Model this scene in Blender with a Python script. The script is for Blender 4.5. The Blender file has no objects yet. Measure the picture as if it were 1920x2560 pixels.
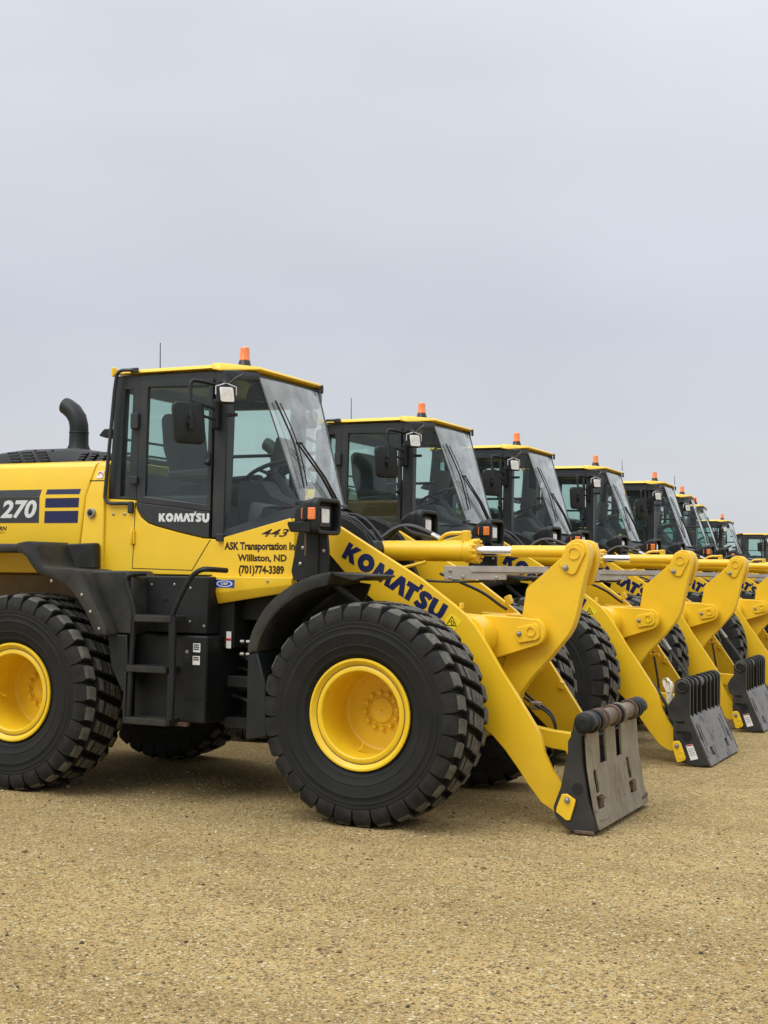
import bpy, bmesh, math, random
from mathutils import Vector, Matrix
import numpy as np

random.seed(7)
C = bpy.context.scene.collection
SC = bpy.context.scene
R = math.radians

# ------------------------------------------------------------------ camera
cd = bpy.data.cameras.new("camera")
cam = bpy.data.objects.new("camera", cd)
C.objects.link(cam)
yaw, pitch, roll = R(-25.67), R(2.63), R(0.81)
fw = Vector((math.sin(yaw) * math.cos(pitch), math.cos(yaw) * math.cos(pitch), math.sin(pitch)))
rt = Vector((math.cos(yaw), -math.sin(yaw), 0))
up = rt.cross(fw)
rt, up = rt * math.cos(roll) + up * math.sin(roll), up * math.cos(roll) - rt * math.sin(roll)
M = Matrix((rt, up, -fw)).transposed().to_4x4()
M.translation = Vector((3.906, -8.991, 1.656))
cam.matrix_world = M
cd.sensor_fit = 'VERTICAL'
cd.sensor_height = 36.0
cd.lens = 3336 / 2560 * 36.0
cd.clip_start = 0.1
cd.clip_end = 5000
SC.camera = cam

# ------------------------------------------------------------------ world and sun (overcast)
SUN_EL, SUN_AZ = R(52), R(200)      # azimuth of the bright part of the cloud cover: behind the photographer
w = bpy.data.worlds.new("World")
SC.world = w
w.use_nodes = True
nt = w.node_tree
for n in list(nt.nodes):
    nt.nodes.remove(n)
def WN(t, **k):
    n = nt.nodes.new(t)
    for a, b in k.items():
        setattr(n, a, b)
    return n
wl = nt.links.new
out = WN('ShaderNodeOutputWorld')
sky = WN('ShaderNodeTexSky', sky_type='NISHITA', sun_disc=False, sun_elevation=SUN_EL, sun_rotation=SUN_AZ)
bg_sky = WN('ShaderNodeBackground'); bg_sky.inputs[1].default_value = 0.1
wl(sky.outputs[0], bg_sky.inputs[0])
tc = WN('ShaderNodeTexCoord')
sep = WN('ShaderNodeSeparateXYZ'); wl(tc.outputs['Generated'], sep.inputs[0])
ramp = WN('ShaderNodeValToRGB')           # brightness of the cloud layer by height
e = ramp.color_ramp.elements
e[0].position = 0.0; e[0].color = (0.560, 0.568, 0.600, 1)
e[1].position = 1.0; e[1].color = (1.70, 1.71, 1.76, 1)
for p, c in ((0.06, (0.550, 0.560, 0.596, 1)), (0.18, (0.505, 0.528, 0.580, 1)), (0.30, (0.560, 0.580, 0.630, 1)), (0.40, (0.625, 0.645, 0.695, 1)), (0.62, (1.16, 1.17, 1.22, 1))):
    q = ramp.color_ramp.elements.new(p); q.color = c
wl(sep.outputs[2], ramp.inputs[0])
mp = WN('ShaderNodeMapping'); mp.inputs['Scale'].default_value = (1.0, 1.0, 2.3); mp.inputs['Rotation'].default_value = (.25, .15, 0); mp.inputs['Location'].default_value = (3.1, 1.7, 0.4)
wl(tc.outputs['Generated'], mp.inputs[0])
nz = WN('ShaderNodeTexNoise'); nz.inputs['Scale'].default_value = 2.2; nz.inputs['Detail'].default_value = 4; nz.inputs['Roughness'].default_value = 0.45
wl(mp.outputs[0], nz.inputs['Vector'])
mr = WN('ShaderNodeMapRange'); mr.inputs[1].default_value = 0.3; mr.inputs[2].default_value = 0.7; mr.inputs[3].default_value = 0.915; mr.inputs[4].default_value = 1.09
wl(nz.outputs[0], mr.inputs[0])
mul = WN('ShaderNodeMixRGB', blend_type='MULTIPLY'); mul.inputs[0].default_value = 1
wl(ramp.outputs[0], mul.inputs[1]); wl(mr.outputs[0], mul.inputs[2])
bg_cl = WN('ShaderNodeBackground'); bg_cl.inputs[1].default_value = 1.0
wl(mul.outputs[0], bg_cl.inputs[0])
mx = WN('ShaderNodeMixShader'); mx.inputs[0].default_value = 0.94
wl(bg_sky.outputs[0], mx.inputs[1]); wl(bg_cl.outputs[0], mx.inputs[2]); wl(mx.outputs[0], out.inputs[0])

sd = bpy.data.lights.new("sun", 'SUN')
sd.energy = 1.5
sd.angle = R(40)
sd.color = (1.0, 0.985, 0.955)
sun = bpy.data.objects.new("sun", sd)
C.objects.link(sun)
sdir = Vector((math.sin(SUN_AZ) * math.cos(SUN_EL), math.cos(SUN_AZ) * math.cos(SUN_EL), math.sin(SUN_EL)))
sun.rotation_euler = sdir.to_track_quat('Z', 'Y').to_euler()
SC.view_settings.view_transform = 'Standard'
SC.view_settings.look = 'None'
SC.view_settings.exposure = 0.28
SC.view_settings.gamma = 1.0
SC.cycles.max_bounces = 10
SC.cycles.transparent_max_bounces = 24
SC.cycles.use_denoising = True

# ------------------------------------------------------------------ materials
def mat(name, col, rough=0.5, metal=0.0, spec=0.5, noise=None, bump=None, coat=0.0, spots=None, col2=None, scrape=None):
    """noise=(scale, amount) varies the colour; col2 the other colour of that noise; spots=(scale, threshold, colour)."""
    m = bpy.data.materials.new(name); m.use_nodes = True
    t = m.node_tree; b = t.nodes['Principled BSDF']; L = t.links.new
    b.inputs['Base Color'].default_value = (*col, 1)
    b.inputs['Roughness'].default_value = rough
    b.inputs['Metallic'].default_value = metal
    b.inputs['Specular IOR Level'].default_value = spec
    b.inputs['Coat Weight'].default_value = coat
    b.inputs['Coat Roughness'].default_value = 0.12
    tcn = t.nodes.new('ShaderNodeTexCoord')
    last = None
    if noise:
        n = t.nodes.new('ShaderNodeTexNoise'); n.inputs['Scale'].default_value = noise[0]; n.inputs['Detail'].default_value = 5; n.inputs['Roughness'].default_value = 0.6
        L(tcn.outputs['Object'], n.inputs['Vector'])
        mr = t.nodes.new('ShaderNodeMapRange'); mr.inputs[1].default_value = 0.35; mr.inputs[2].default_value = 0.68
        L(n.outputs[0], mr.inputs[0])
        c2 = col2 or tuple(min(1, c * (1 - noise[1])) for c in col)
        mixn = t.nodes.new('ShaderNodeMixRGB'); mixn.inputs[1].default_value = (*col, 1); mixn.inputs[2].default_value = (*c2, 1)
        L(mr.outputs[0], mixn.inputs[0]); last = mixn.outputs[0]
        rr = t.nodes.new('ShaderNodeMapRange'); rr.inputs[3].default_value = rough * 0.85; rr.inputs[4].default_value = min(1, rough * 1.3)
        L(n.outputs[0], rr.inputs[0]); L(rr.outputs[0], b.inputs['Roughness'])
    if spots:
        v = t.nodes.new('ShaderNodeTexNoise'); v.inputs['Scale'].default_value = spots[0]; v.inputs['Detail'].default_value = 2
        L(tcn.outputs['Object'], v.inputs['Vector'])
        mr2 = t.nodes.new('ShaderNodeMapRange'); mr2.inputs[1].default_value = spots[1]; mr2.inputs[2].default_value = spots[1] + 0.04
        L(v.outputs[0], mr2.inputs[0])
        mx2 = t.nodes.new('ShaderNodeMixRGB'); mx2.inputs[2].default_value = (*spots[2], 1)
        if last: L(last, mx2.inputs[1])
        else: mx2.inputs[1].default_value = (*col, 1)
        L(mr2.outputs[0], mx2.inputs[0]); last = mx2.outputs[0]
    if scrape:                       # scrape=(scale, colour): long scratches running down the part
        mpn = t.nodes.new('ShaderNodeMapping'); mpn.inputs['Scale'].default_value = (1, 1, .09)
        L(tcn.outputs['Object'], mpn.inputs[0])
        v = t.nodes.new('ShaderNodeTexNoise'); v.inputs['Scale'].default_value = scrape[0]; v.inputs['Detail'].default_value = 5; v.inputs['Roughness'].default_value = .7
        L(mpn.outputs[0], v.inputs['Vector'])
        mr3 = t.nodes.new('ShaderNodeMapRange'); mr3.inputs[1].default_value = .50; mr3.inputs[2].default_value = .66; mr3.inputs[4].default_value = .75
        L(v.outputs[0], mr3.inputs[0])
        mx3 = t.nodes.new('ShaderNodeMixRGB'); mx3.inputs[2].default_value = (*scrape[1], 1); mx3.inputs[1].default_value = (*col, 1)
        if last: L(last, mx3.inputs[1])
        L(mr3.outputs[0], mx3.inputs[0]); last = mx3.outputs[0]
    if last: L(last, b.inputs['Base Color'])
    if bump:
        nb = t.nodes.new('ShaderNodeTexNoise'); nb.inputs['Scale'].default_value = bump[0]; nb.inputs['Detail'].default_value = 4
        L(tcn.outputs['Object'], nb.inputs['Vector'])
        bn = t.nodes.new('ShaderNodeBump'); bn.inputs['Strength'].default_value = bump[1]; bn.inputs['Distance'].default_value = 0.01
        L(nb.outputs[0], bn.inputs['Height']); L(bn.outputs[0], b.inputs['Normal'])
    return m

def glass_mat(name, tint, dust, dustcol=(0.5, 0.52, 0.54), refl=.04):
    m = bpy.data.materials.new(name); m.use_nodes = True
    t = m.node_tree; L = t.links.new
    for n in list(t.nodes): t.nodes.remove(n)
    o = t.nodes.new('ShaderNodeOutputMaterial')
    tr = t.nodes.new('ShaderNodeBsdfTransparent'); tr.inputs[0].default_value = (*tint, 1)
    df = t.nodes.new('ShaderNodeBsdfDiffuse'); df.inputs[0].default_value = (*dustcol, 1)
    gl = t.nodes.new('ShaderNodeBsdfGlossy'); gl.inputs['Roughness'].default_value = 0.03
    tcn = t.nodes.new('ShaderNodeTexCoord')
    n = t.nodes.new('ShaderNodeTexNoise'); n.inputs['Scale'].default_value = 7; n.inputs['Detail'].default_value = 6
    L(tcn.outputs['Object'], n.inputs['Vector'])
    mr = t.nodes.new('ShaderNodeMapRange'); mr.inputs[1].default_value = 0.3; mr.inputs[2].default_value = 0.75
    mr.inputs[3].default_value = dust * 0.6; mr.inputs[4].default_value = dust * 1.5
    L(n.outputs[0], mr.inputs[0])
    lw0 = t.nodes.new('ShaderNodeLayerWeight'); lw0.inputs[0].default_value = 0.5
    cs = t.nodes.new('ShaderNodeMath'); cs.operation = 'SUBTRACT'; cs.inputs[0].default_value = 1.12; L(lw0.outputs['Facing'], cs.inputs[1])
    dv = t.nodes.new('ShaderNodeMath'); dv.operation = 'DIVIDE'; dv.use_clamp = True; L(mr.outputs[0], dv.inputs[0]); L(cs.outputs[0], dv.inputs[1])
    m1 = t.nodes.new('ShaderNodeMixShader'); L(dv.outputs[0], m1.inputs[0]); L(tr.outputs[0], m1.inputs[1]); L(df.outputs[0], m1.inputs[2])
    lw = t.nodes.new('ShaderNodeLayerWeight'); lw.inputs[0].default_value = 0.5      # facing = 1 - |cos|
    p5 = t.nodes.new('ShaderNodeMath'); p5.operation = 'POWER'; p5.inputs[1].default_value = 3.3; L(lw.outputs['Facing'], p5.inputs[0])
    ma = t.nodes.new('ShaderNodeMath'); ma.operation = 'MULTIPLY_ADD'; ma.inputs[1].default_value = .9; ma.inputs[2].default_value = refl; L(p5.outputs[0], ma.inputs[0])
    m2 = t.nodes.new('ShaderNodeMixShader'); L(ma.outputs[0], m2.inputs[0]); L(m1.outputs[0], m2.inputs[1]); L(gl.outputs[0], m2.inputs[2])
    L(m2.outputs[0], o.inputs[0])
    return m

YEL = mat('yellow_paint', (0.84, 0.545, 0.020), 0.34, noise=(2.3, 0.07), coat=0.25, spots=(60, 0.80, (0.30, 0.19, 0.03)), bump=(30, 0.015))
YEL_ARM = mat('yellow_structural_paint', (0.83, 0.515, 0.014), 0.38, noise=(3.0, 0.10), coat=0.2, spots=(45, 0.735, (0.20, 0.12, 0.03)), bump=(55, 0.05))
YEL_RIM = mat('yellow_rim_paint', (0.80, 0.525, 0.014), 0.42, noise=(6, 0.12), coat=0.1, bump=(40, 0.04))
BLK = mat('black_plastic', (0.0080, 0.0100, 0.0108), 0.46, spec=.32, noise=(5, 0.2), col2=(0.0155, 0.0170, 0.0165), bump=(160, 0.06))
BLK_DUST = mat('dusty_black_plastic', (0.0095, 0.0112, 0.0116), 0.52, spec=.35, noise=(3.5, 0.2), col2=(0.040, 0.0375, 0.029), bump=(140, 0.10))
FRM = mat('black_frame_paint', (0.0075, 0.0095, 0.0095), 0.45, spec=.3, noise=(4, 0.2), col2=(0.015, 0.016, 0.014), bump=(60, 0.05))
PLATE = mat('dusty_black_steel', (0.020, 0.021, 0.021), 0.5, spec=.4, noise=(5, 0.2), col2=(0.042, 0.040, 0.034), bump=(60, 0.08))
PIL = mat('cab_frame_paint', (0.015, 0.020, 0.0235), 0.36, noise=(4, 0.2), col2=(0.028, 0.030, 0.032))
RUB = mat('tyre_rubber', (0.0088, 0.0098, 0.0094), 0.66, spec=.25, noise=(7, 0.2), col2=(0.0165, 0.0162, 0.0140), bump=(70, 0.05))
LUG = mat('tyre_tread', (0.0095, 0.0102, 0.0098), 0.68, spec=.25, noise=(12, 0.2), col2=(0.025, 0.0245, 0.021), bump=(90, 0.15))
LUGTOP = mat('dusty_tread_face', (0.070, 0.068, 0.060), 0.75, spec=.3, noise=(16, 0.2), col2=(0.150, 0.143, 0.122), bump=(90, 0.2))
HOSE = mat('hose_rubber', (0.016, 0.016, 0.017), 0.4)
HOSE_GREY = mat('hose_sleeve', (0.05, 0.057, 0.05), 0.6, noise=(60, 0.4))
CHROME = mat('chrome', (0.82, 0.82, 0.85), 0.12, 1.0)
STEEL = mat('zinc_steel', (0.42, 0.42, 0.40), 0.38, 0.8, noise=(30, 0.3))
BAR = mat('grey_bar_paint', (0.36, 0.34, 0.31), 0.5, noise=(8, 0.25))
WORN = mat('worn_steel', (0.265, 0.232, 0.160), 0.5, 0.15, noise=(6, 0.2), col2=(0.190, 0.163, 0.112), spots=(8, 0.66, (0.11, 0.09, 0.065)), scrape=(34, (0.105, 0.086, 0.062)), bump=(45, 0.12))
TUBE = mat('worn_tube_steel', (0.19, 0.15, 0.105), 0.5, 0.2, noise=(9, 0.2), col2=(0.085, 0.062, 0.045), bump=(50, 0.12))
RUST = mat('rusty_steel', (0.15, 0.095, 0.062), 0.6, 0.15, noise=(11, 0.2), col2=(0.065, 0.037, 0.025), bump=(60, 0.15))
WORN_B = mat('scraped_black_steel', (0.135, 0.130, 0.122), 0.42, 0.2, noise=(4, 0.2), col2=(0.20, 0.188, 0.17), spots=(7, 0.57, (0.045, 0.043, 0.044)), scrape=(30, (0.26, 0.245, 0.22)), bump=(45, 0.1))
GREY_IN = mat('grey_trim', (0.085, 0.095, 0.092), 0.6)
DARK_IN = mat('dark_trim', (0.022, 0.024, 0.026), 0.6)
CLOTH = mat('seat_cloth', (0.018, 0.021, 0.024), 0.9)
WHITE = mat('white_sticker', (0.72, 0.72, 0.70), 0.5)
RED = mat('red_sticker', (0.45, 0.03, 0.02), 0.5)
NAVY = mat('navy_vinyl', (0.007, 0.013, 0.070), 0.38)
BLUE = mat('blue_sticker', (0.012, 0.055, 0.33), 0.4)
INK_TEXT = mat('brown_black_vinyl', (0.022, 0.009, 0.004), 0.45)
INK = mat('black_vinyl', (0.008, 0.008, 0.010), 0.4)
BADGE = mat('dark_grey_vinyl', (0.028, 0.032, 0.038), 0.4)
SILVER = mat('silver_vinyl', (0.62, 0.64, 0.64), 0.4)
WARN = mat('warning_yellow_vinyl', (0.88, 0.66, 0.02), 0.4)
AMBER = mat('amber_lens', (0.90, 0.235, 0.045), 0.2, coat=0.6, noise=(40, 0.25))
LENSW = mat('lamp_lens', (0.88, 0.87, 0.82), 0.12, 0.0, coat=0.8, noise=(18, 0.35))
MIRR = mat('mirror_glass', (0.8, 0.8, 0.82), 0.03, 1.0)
RAGM = mat('white_cotton', (0.62, 0.58, 0.46), 0.9, bump=(60, 0.3))
GLS = glass_mat('tinted_side_glass', (0.83, 0.93, 0.90), 0.022, (0.34, 0.40, 0.42), .035)
WSG = glass_mat('dusty_windscreen_glass', (0.86, 0.93, 0.92), 0.20, (0.66, 0.73, 0.72), .10)
TANK = mat('dusty_brown_panel', (0.16, 0.105, 0.035), 0.6, noise=(5, 0.3))

# ------------------------------------------------------------------ mesh helpers
class MB:
    def __init__(s):
        s.bm = bmesh.new(); s.mi = 0
    def face(s, vs):
        try:
            f = s.bm.faces.new(vs); f.material_index = s.mi; return f
        except ValueError:
            return None
    def V(s, p): return s.bm.verts.new(p)
    def prism(s, pts, y0, y1, fn=None):
        fn = fn or (lambda u, v, d: (u, d, v))
        a = [s.V(fn(u, v, y0)) for u, v in pts]; b = [s.V(fn(u, v, y1)) for u, v in pts]
        s.face(a); s.face(b[::-1]); n = len(pts)
        for i in range(n): s.face((a[i], b[i], b[(i + 1) % n], a[(i + 1) % n]))
        return s
    def ring(s, outer, inner, y0, y1, fn=None):
        fn = fn or (lambda u, v, d: (u, d, v)); n = len(outer)
        A = [s.V(fn(u, v, y0)) for u, v in outer]; B = [s.V(fn(u, v, y0)) for u, v in inner]
        Cc = [s.V(fn(u, v, y1)) for u, v in outer]; D = [s.V(fn(u, v, y1)) for u, v in inner]
        for i in range(n):
            j = (i + 1) % n
            s.face((A[i], A[j], B[j], B[i])); s.face((Cc[i], D[i], D[j], Cc[j]))
            s.face((A[i], Cc[i], Cc[j], A[j])); s.face((B[i], B[j], D[j], D[i]))
        return s
    def box(s, x0, x1, y0, y1, z0, z1):
        return s.prism([(x0, z0), (x1, z0), (x1, z1), (x0, z1)], y0, y1)
    def obox(s, c, ax, ay, az):
        """box from its centre and three half-axis vectors"""
        c = Vector(c); ax = Vector(ax); ay = Vector(ay); az = Vector(az); v = {}
        for i in (-1, 1):
            for j in (-1, 1):
                for k in (-1, 1): v[i, j, k] = s.V(c + ax * i + ay * j + az * k)
        for q in (((-1,-1,-1),(-1,1,-1),(-1,1,1),(-1,-1,1)), ((1,-1,-1),(1,-1,1),(1,1,1),(1,1,-1)), ((-1,-1,-1),(-1,-1,1),(1,-1,1),(1,-1,-1)),
                  ((-1,1,-1),(1,1,-1),(1,1,1),(-1,1,1)), ((-1,-1,-1),(1,-1,-1),(1,1,-1),(-1,1,-1)), ((-1,-1,1),(-1,1,1),(1,1,1),(1,-1,1))):
            s.face([v[a] for a in q])
        return s
    def tube(s, pts, r, seg=8, caps=True, smooth=0):
        P = [Vector(p) for p in pts]
        for _ in range(smooth):
            Q = [P[0]]
            for a, b in zip(P, P[1:]): Q += [a * .75 + b * .25, a * .25 + b * .75]
            P = Q + [P[-1]]
        rr = r if hasattr(r, '__len__') else [r] * len(P)
        t = (P[1] - P[0]).normalized(); u = t.orthogonal().normalized(); rings = []
        for i, p in enumerate(P):
            if i == 0: t2 = P[1] - P[0]
            elif i == len(P) - 1: t2 = P[-1] - P[-2]
            else: t2 = (P[i + 1] - P[i]).normalized() + (P[i] - P[i - 1]).normalized()
            t2 = t2.normalized() if t2.length > 1e-9 else t
            u = (u - t2 * u.dot(t2)).normalized(); v = t2.cross(u); t = t2
            rings.append([s.V(p + (u * math.cos(k * 2 * math.pi / seg) + v * math.sin(k * 2 * math.pi / seg)) * rr[i]) for k in range(seg)])
        for a, b in zip(rings, rings[1:]):
            for k in range(seg): s.face((a[k], a[(k + 1) % seg], b[(k + 1) % seg], b[k]))
        if caps: s.face(rings[0][::-1]); s.face(rings[-1])
        return s
    def cyl(s, p0, p1, r0, r1=None, seg=20):
        return s.tube([p0, p1], [r0, r0 if r1 is None else r1], seg)
    def lathe(s, prof, c=(0, 0, 0), seg=48, axis='y', closed=False, caps=True):
        c = Vector(c); rings = []
        for r, h in prof:
            ring = []
            for k in range(seg):
                a = 2 * math.pi * k / seg
                if axis == 'y': d = Vector((r * math.cos(a), h, r * math.sin(a)))
                elif axis == 'x': d = Vector((h, r * math.cos(a), r * math.sin(a)))
                else: d = Vector((r * math.cos(a), r * math.sin(a), h))
                ring.append(s.V(c + d))
            rings.append(ring)
        pr = list(zip(rings, rings[1:]))
        if closed: pr.append((rings[-1], rings[0]))
        for a, b in pr:
            for k in range(seg): s.face((a[k], a[(k + 1) % seg], b[(k + 1) % seg], b[k]))
        if not closed and caps:
            if prof[0][0] > 1e-6: s.face(rings[0][::-1])
            if prof[-1][0] > 1e-6: s.face(rings[-1])
        return s
    def grid(s, rows):
        vv = [[s.V(p) for p in r] for r in rows]
        for a, b in zip(vv, vv[1:]):
            for k in range(len(a) - 1): s.face((a[k], a[k + 1], b[k + 1], b[k]))
        return s
    def sweep(s, sections):
        """closed cross-sections joined one after the other and capped"""
        vv = [[s.V(p) for p in r] for r in sections]; n = len(vv[0])
        for a, b in zip(vv, vv[1:]):
            for k in range(n): s.face((a[k], a[(k + 1) % n], b[(k + 1) % n], b[k]))
        s.face(vv[0][::-1]); s.face(vv[-1])
        return s
    def build(s, name, m, parent=None, bevel=0.0, seg=1, ang=35, flat=False, mesh_only=False):
        bm = s.bm
        bmesh.ops.remove_doubles(bm, verts=bm.verts, dist=1e-5)
        bmesh.ops.recalc_face_normals(bm, faces=bm.faces)
        if bevel:
            es = [e for e in bm.edges if len(e.link_faces) == 2 and e.calc_face_angle(0) > R(28)]
            bmesh.ops.bevel(bm, geom=es, offset=bevel, segments=seg, affect='EDGES', profile=0.5, clamp_overlap=True)
        me = bpy.data.meshes.new(name); bm.to_mesh(me); bm.free()
        for mm in (m if isinstance(m, (list, tuple)) else [m]): me.materials.append(mm)
        if not flat:
            me.polygons.foreach_set('use_smooth', [True] * len(me.polygons))
            me.set_sharp_from_angle(angle=R(ang))
        if mesh_only: return me
        return link(name, me, parent)

def link(name, me, parent=None, loc=None, rot=None):
    o = bpy.data.objects.new(name, me); C.objects.link(o)
    if parent: o.parent = parent
    if loc is not None: o.location = loc
    if rot is not None: o.rotation_euler = rot
    return o
def empty(name, parent=None, loc=(0, 0, 0)):
    o = bpy.data.objects.new(name, None); C.objects.link(o); o.location = loc; o.empty_display_size = 0.2
    if parent: o.parent = parent
    return o
def arc(cx, cz, r, a0, a1, n):
    return [(cx + r * math.cos(R(a0 + (a1 - a0) * i / n)), cz + r * math.sin(R(a0 + (a1 - a0) * i / n))) for i in range(n + 1)]
def sm(pts, it=2, closed=False):
    for _ in range(it):
        q = [] if closed else [pts[0]]
        rng = range(len(pts)) if closed else range(len(pts) - 1)
        for i in rng:
            a, b = pts[i], pts[(i + 1) % len(pts)]
            q += [tuple(x * .75 + y * .25 for x, y in zip(a, b)), tuple(x * .25 + y * .75 for x, y in zip(a, b))]
        if not closed: q.append(pts[-1])
        pts = q
    return pts
def rrect(x0, x1, z0, z1, r, n=4):
    return arc(x1 - r, z1 - r, r, 0, 90, n) + arc(x0 + r, z1 - r, r, 90, 180, n) + arc(x0 + r, z0 + r, r, 180, 270, n) + arc(x1 - r, z0 + r, r, 270, 360, n)

# ------------------------------------------------------------------ lettering
def stroke(path, wd):
    """outline of a thick open path"""
    Lh, Rh = [], []
    for i, p in enumerate(path):
        a = path[max(i - 1, 0)]; b = path[min(i + 1, len(path) - 1)]
        dx, dy = b[0] - a[0], b[1] - a[1]; l = math.hypot(dx, dy); nx, ny = -dy / l * wd / 2, dx / l * wd / 2
        Lh.append((p[0] + nx, p[1] + ny)); Rh.append((p[0] - nx, p[1] - ny))
    return Lh + Rh[::-1]
def wordmark():
    """heavy block letters K O M A T ' S U, unit height; list of (kind, outline, inner)"""
    out = []; x = 0.0
    def add(pts, wd, inner=None, dx=0.06):
        nonlocal x
        out.append(([(p[0] + x, p[1]) for p in pts], [(p[0] + x, p[1]) for p in inner] if inner else None)); x += wd + dx
    add([(0, 0), (.32, 0), (.32, .36), (.60, 0), (1.02, 0), (.60, .53), (.98, 1), (.58, 1), (.32, .66), (.32, 1), (0, 1)], 1.0)
    n = 28
    add([(.54 + .56 * math.cos(2 * math.pi * i / n), .5 + .53 * math.sin(2 * math.pi * i / n)) for i in range(n)], 1.10,
        [(.54 + .18 * math.cos(2 * math.pi * i / n), .5 + .18 * math.sin(2 * math.pi * i / n)) for i in range(n)])
    add([(0, 0), (.16, 1), (.48, 1), (.68, .52), (.88, 1), (1.20, 1), (1.36, 0), (1.03, 0), (.96, .50), (.77, 0), (.59, 0), (.40, .50), (.33, 0)], 1.30, dx=0.0)
    add([(0, 0), (.41, 1), (.77, 1), (1.18, 0), (.80, 0), (.59, .54), (.385, 0)], .98, dx=0.0)
    add([(0, 1), (0, .70), (.25, .70), (.25, 0), (.61, 0), (.61, .70), (.86, .70), (.86, 1)], .76, dx=0.0)
    out.append(([(x + .0, .93), (x + .20, .93), (x + .20, 1.22), (x + .0, 1.22)], None)); x += 0.10
    add(stroke(sm([(.88, .77), (.74, .87), (.50, .885), (.31, .84), (.25, .71), (.36, .58), (.62, .45), (.74, .33), (.69, .18), (.50, .115), (.28, .125), (.10, .22)], 1), .30), .94)
    add(stroke([(.16, 1), (.16, .42)] + arc(.50, .42, .34, 180, 360, 12)[1:-1] + [(.84, .42), (.84, 1)], .36), 1.0, dx=0)
    return out, x
def word_obj(name, m, parent, org, du, dv, length, height, nrm, th=0.0015):
    """du, dv: unit vectors along and up the letters; nrm: away from the panel"""
    L, tot = wordmark(); mb = MB(); org, du, dv, nrm = Vector(org), Vector(du), Vector(dv), Vector(nrm); sx = length / tot
    fn = lambda u, v, d: org + du * (u * sx) + dv * (v * height) + nrm * d
    for o, i in L:
        if i: mb.ring(o, i, 0, th, fn)
        else: mb.prism(o, 0, th, fn)
    return mb.build(name, m, parent, flat=True)
def text_obj(name, txt, m, parent, x0, x1, zb, cap, y, shear=0.0, offset=0.0, yfn=None, th=0.0012):
    """a line of text on a side panel from x0 to x1, letters cap high"""
    cu = bpy.data.curves.new(name, 'FONT'); cu.body = txt; cu.size = 1; cu.shear = shear; cu.offset = offset; cu.resolution_u = 3; cu.fill_mode = 'FRONT'
    ob = bpy.data.objects.new(name, cu); me = bpy.data.meshes.new_from_object(ob); bpy.data.objects.remove(ob); bpy.data.curves.remove(cu)
    n = len(me.vertices); co = np.empty(n * 3); me.vertices.foreach_get('co', co); co = co.reshape(-1, 3)
    # cap height of the letter font
    u0, u1 = co[:, 0].min(), co[:, 0].max(); CAP = 0.729
    X = x0 + (co[:, 0] - u0) / (u1 - u0) * (x1 - x0); Z = zb + co[:, 1] / CAP * cap
    Y = np.array([yfn(z) for z in Z]) if yfn else np.full(n, y)
    me.vertices.foreach_set('co', np.stack([X, Y, Z], 1).ravel()); me.materials.clear(); me.materials.append(m); me.update()
    return link(name, me, parent)
def decal(name, pts, m, parent, y, th=0.0012):
    return MB().prism(pts, y, y - th).build(name, m, parent, flat=True)
def rect(x0, x1, z0, z1): return [(x0, z0), (x1, z0), (x1, z1), (x0, z1)]

# ------------------------------------------------------------------ tyre and rim meshes (axle along y, outer face towards -y)
def tyre_mesh():
    mb = MB()
    half = [(0.352, .205), (0.385, .225), (0.40, .243), (0.412, .243), (0.425, .25), (0.447, .256), (0.452, .260), (0.458, .258), (0.49, .265), (0.515, .268), (0.528, .2725), (0.536, .268), (0.565, .267), (0.571, .270), (0.578, .266), (0.60, .268), (0.608, .264), (0.645, .255), (0.672, .236), (0.684, .20), (0.688, .10)]
    prof = [(r, -y) for r, y in half] + [(r, y) for r, y in half[::-1]]
    mb.lathe(prof, seg=90, caps=False)
    crown = lambda y: 0.737 - 0.20 * y * y
    N = 30
    def blk(sec, th, wfn, skew, grow):
        # sec: closed (y, r) outline; swept over the angles th-w .. th+w
        secs = []
        for k in (-1, -.82, .82, 1):
            secs.append([])
            for (y, r) in sec:
                a = th + skew(y) + k * wfn(y, r)
                rr = r - (0.008 if (abs(k) == 1 and r > 0.70) else 0)
                secs[-1].append((rr * math.cos(a), y, rr * math.sin(a)))
        mb.sweep(secs)
    mb.mi = 1
    p = 2 * math.pi / N
    skew = lambda y: -0.50 * (y + .158) + p * .5            # the diagonal strips across the crown
    for i in range(N):
        for sgn in (-1, 1):
            th = i * p + (0 if sgn < 0 else skew(.158) + p * .5)
            j = random.uniform(-.004, .004)
            sec = [(sgn * y, r) for y, r in ((.160, .675), (.156, .722), (.166, .7305), (.222, .724), (.245, .708), (.263, .672), (.2705, .630), (.266, .606), (.25, .62), (.235, .655))]
            blk(sec, th, lambda y, r: p * (.455 if r < .69 and abs(y) > .2 else .385 if abs(y) > .24 else .345), lambda y: -0.45 * (abs(y) - .2) * sgn * (1 if abs(y) < .24 else .6), 0)
            for y0, y1 in ((.005, .062), (.072, .134)):
                sec = [(sgn * y, r) for y, r in ((y0, .675), (y0, crown(y0) - .006), (y0 + .007, crown(y0)), (y1 - .009, crown(y1)), (y1, crown(y1) - .008), (y1, .675))]
                blk(sec, i * p + j, lambda y, r: p * .34, skew, 0)
    me = mb.build('tyre', [RUB, LUG, LUGTOP], mesh_only=True, ang=30)
    for p in me.polygons:
        if p.material_index == 1:
            c = p.center; r = math.hypot(c.x, c.z)
            if r > .708 and (p.normal.x * c.x + p.normal.z * c.z) / r > .75: p.material_index = 2
    return me
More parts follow.
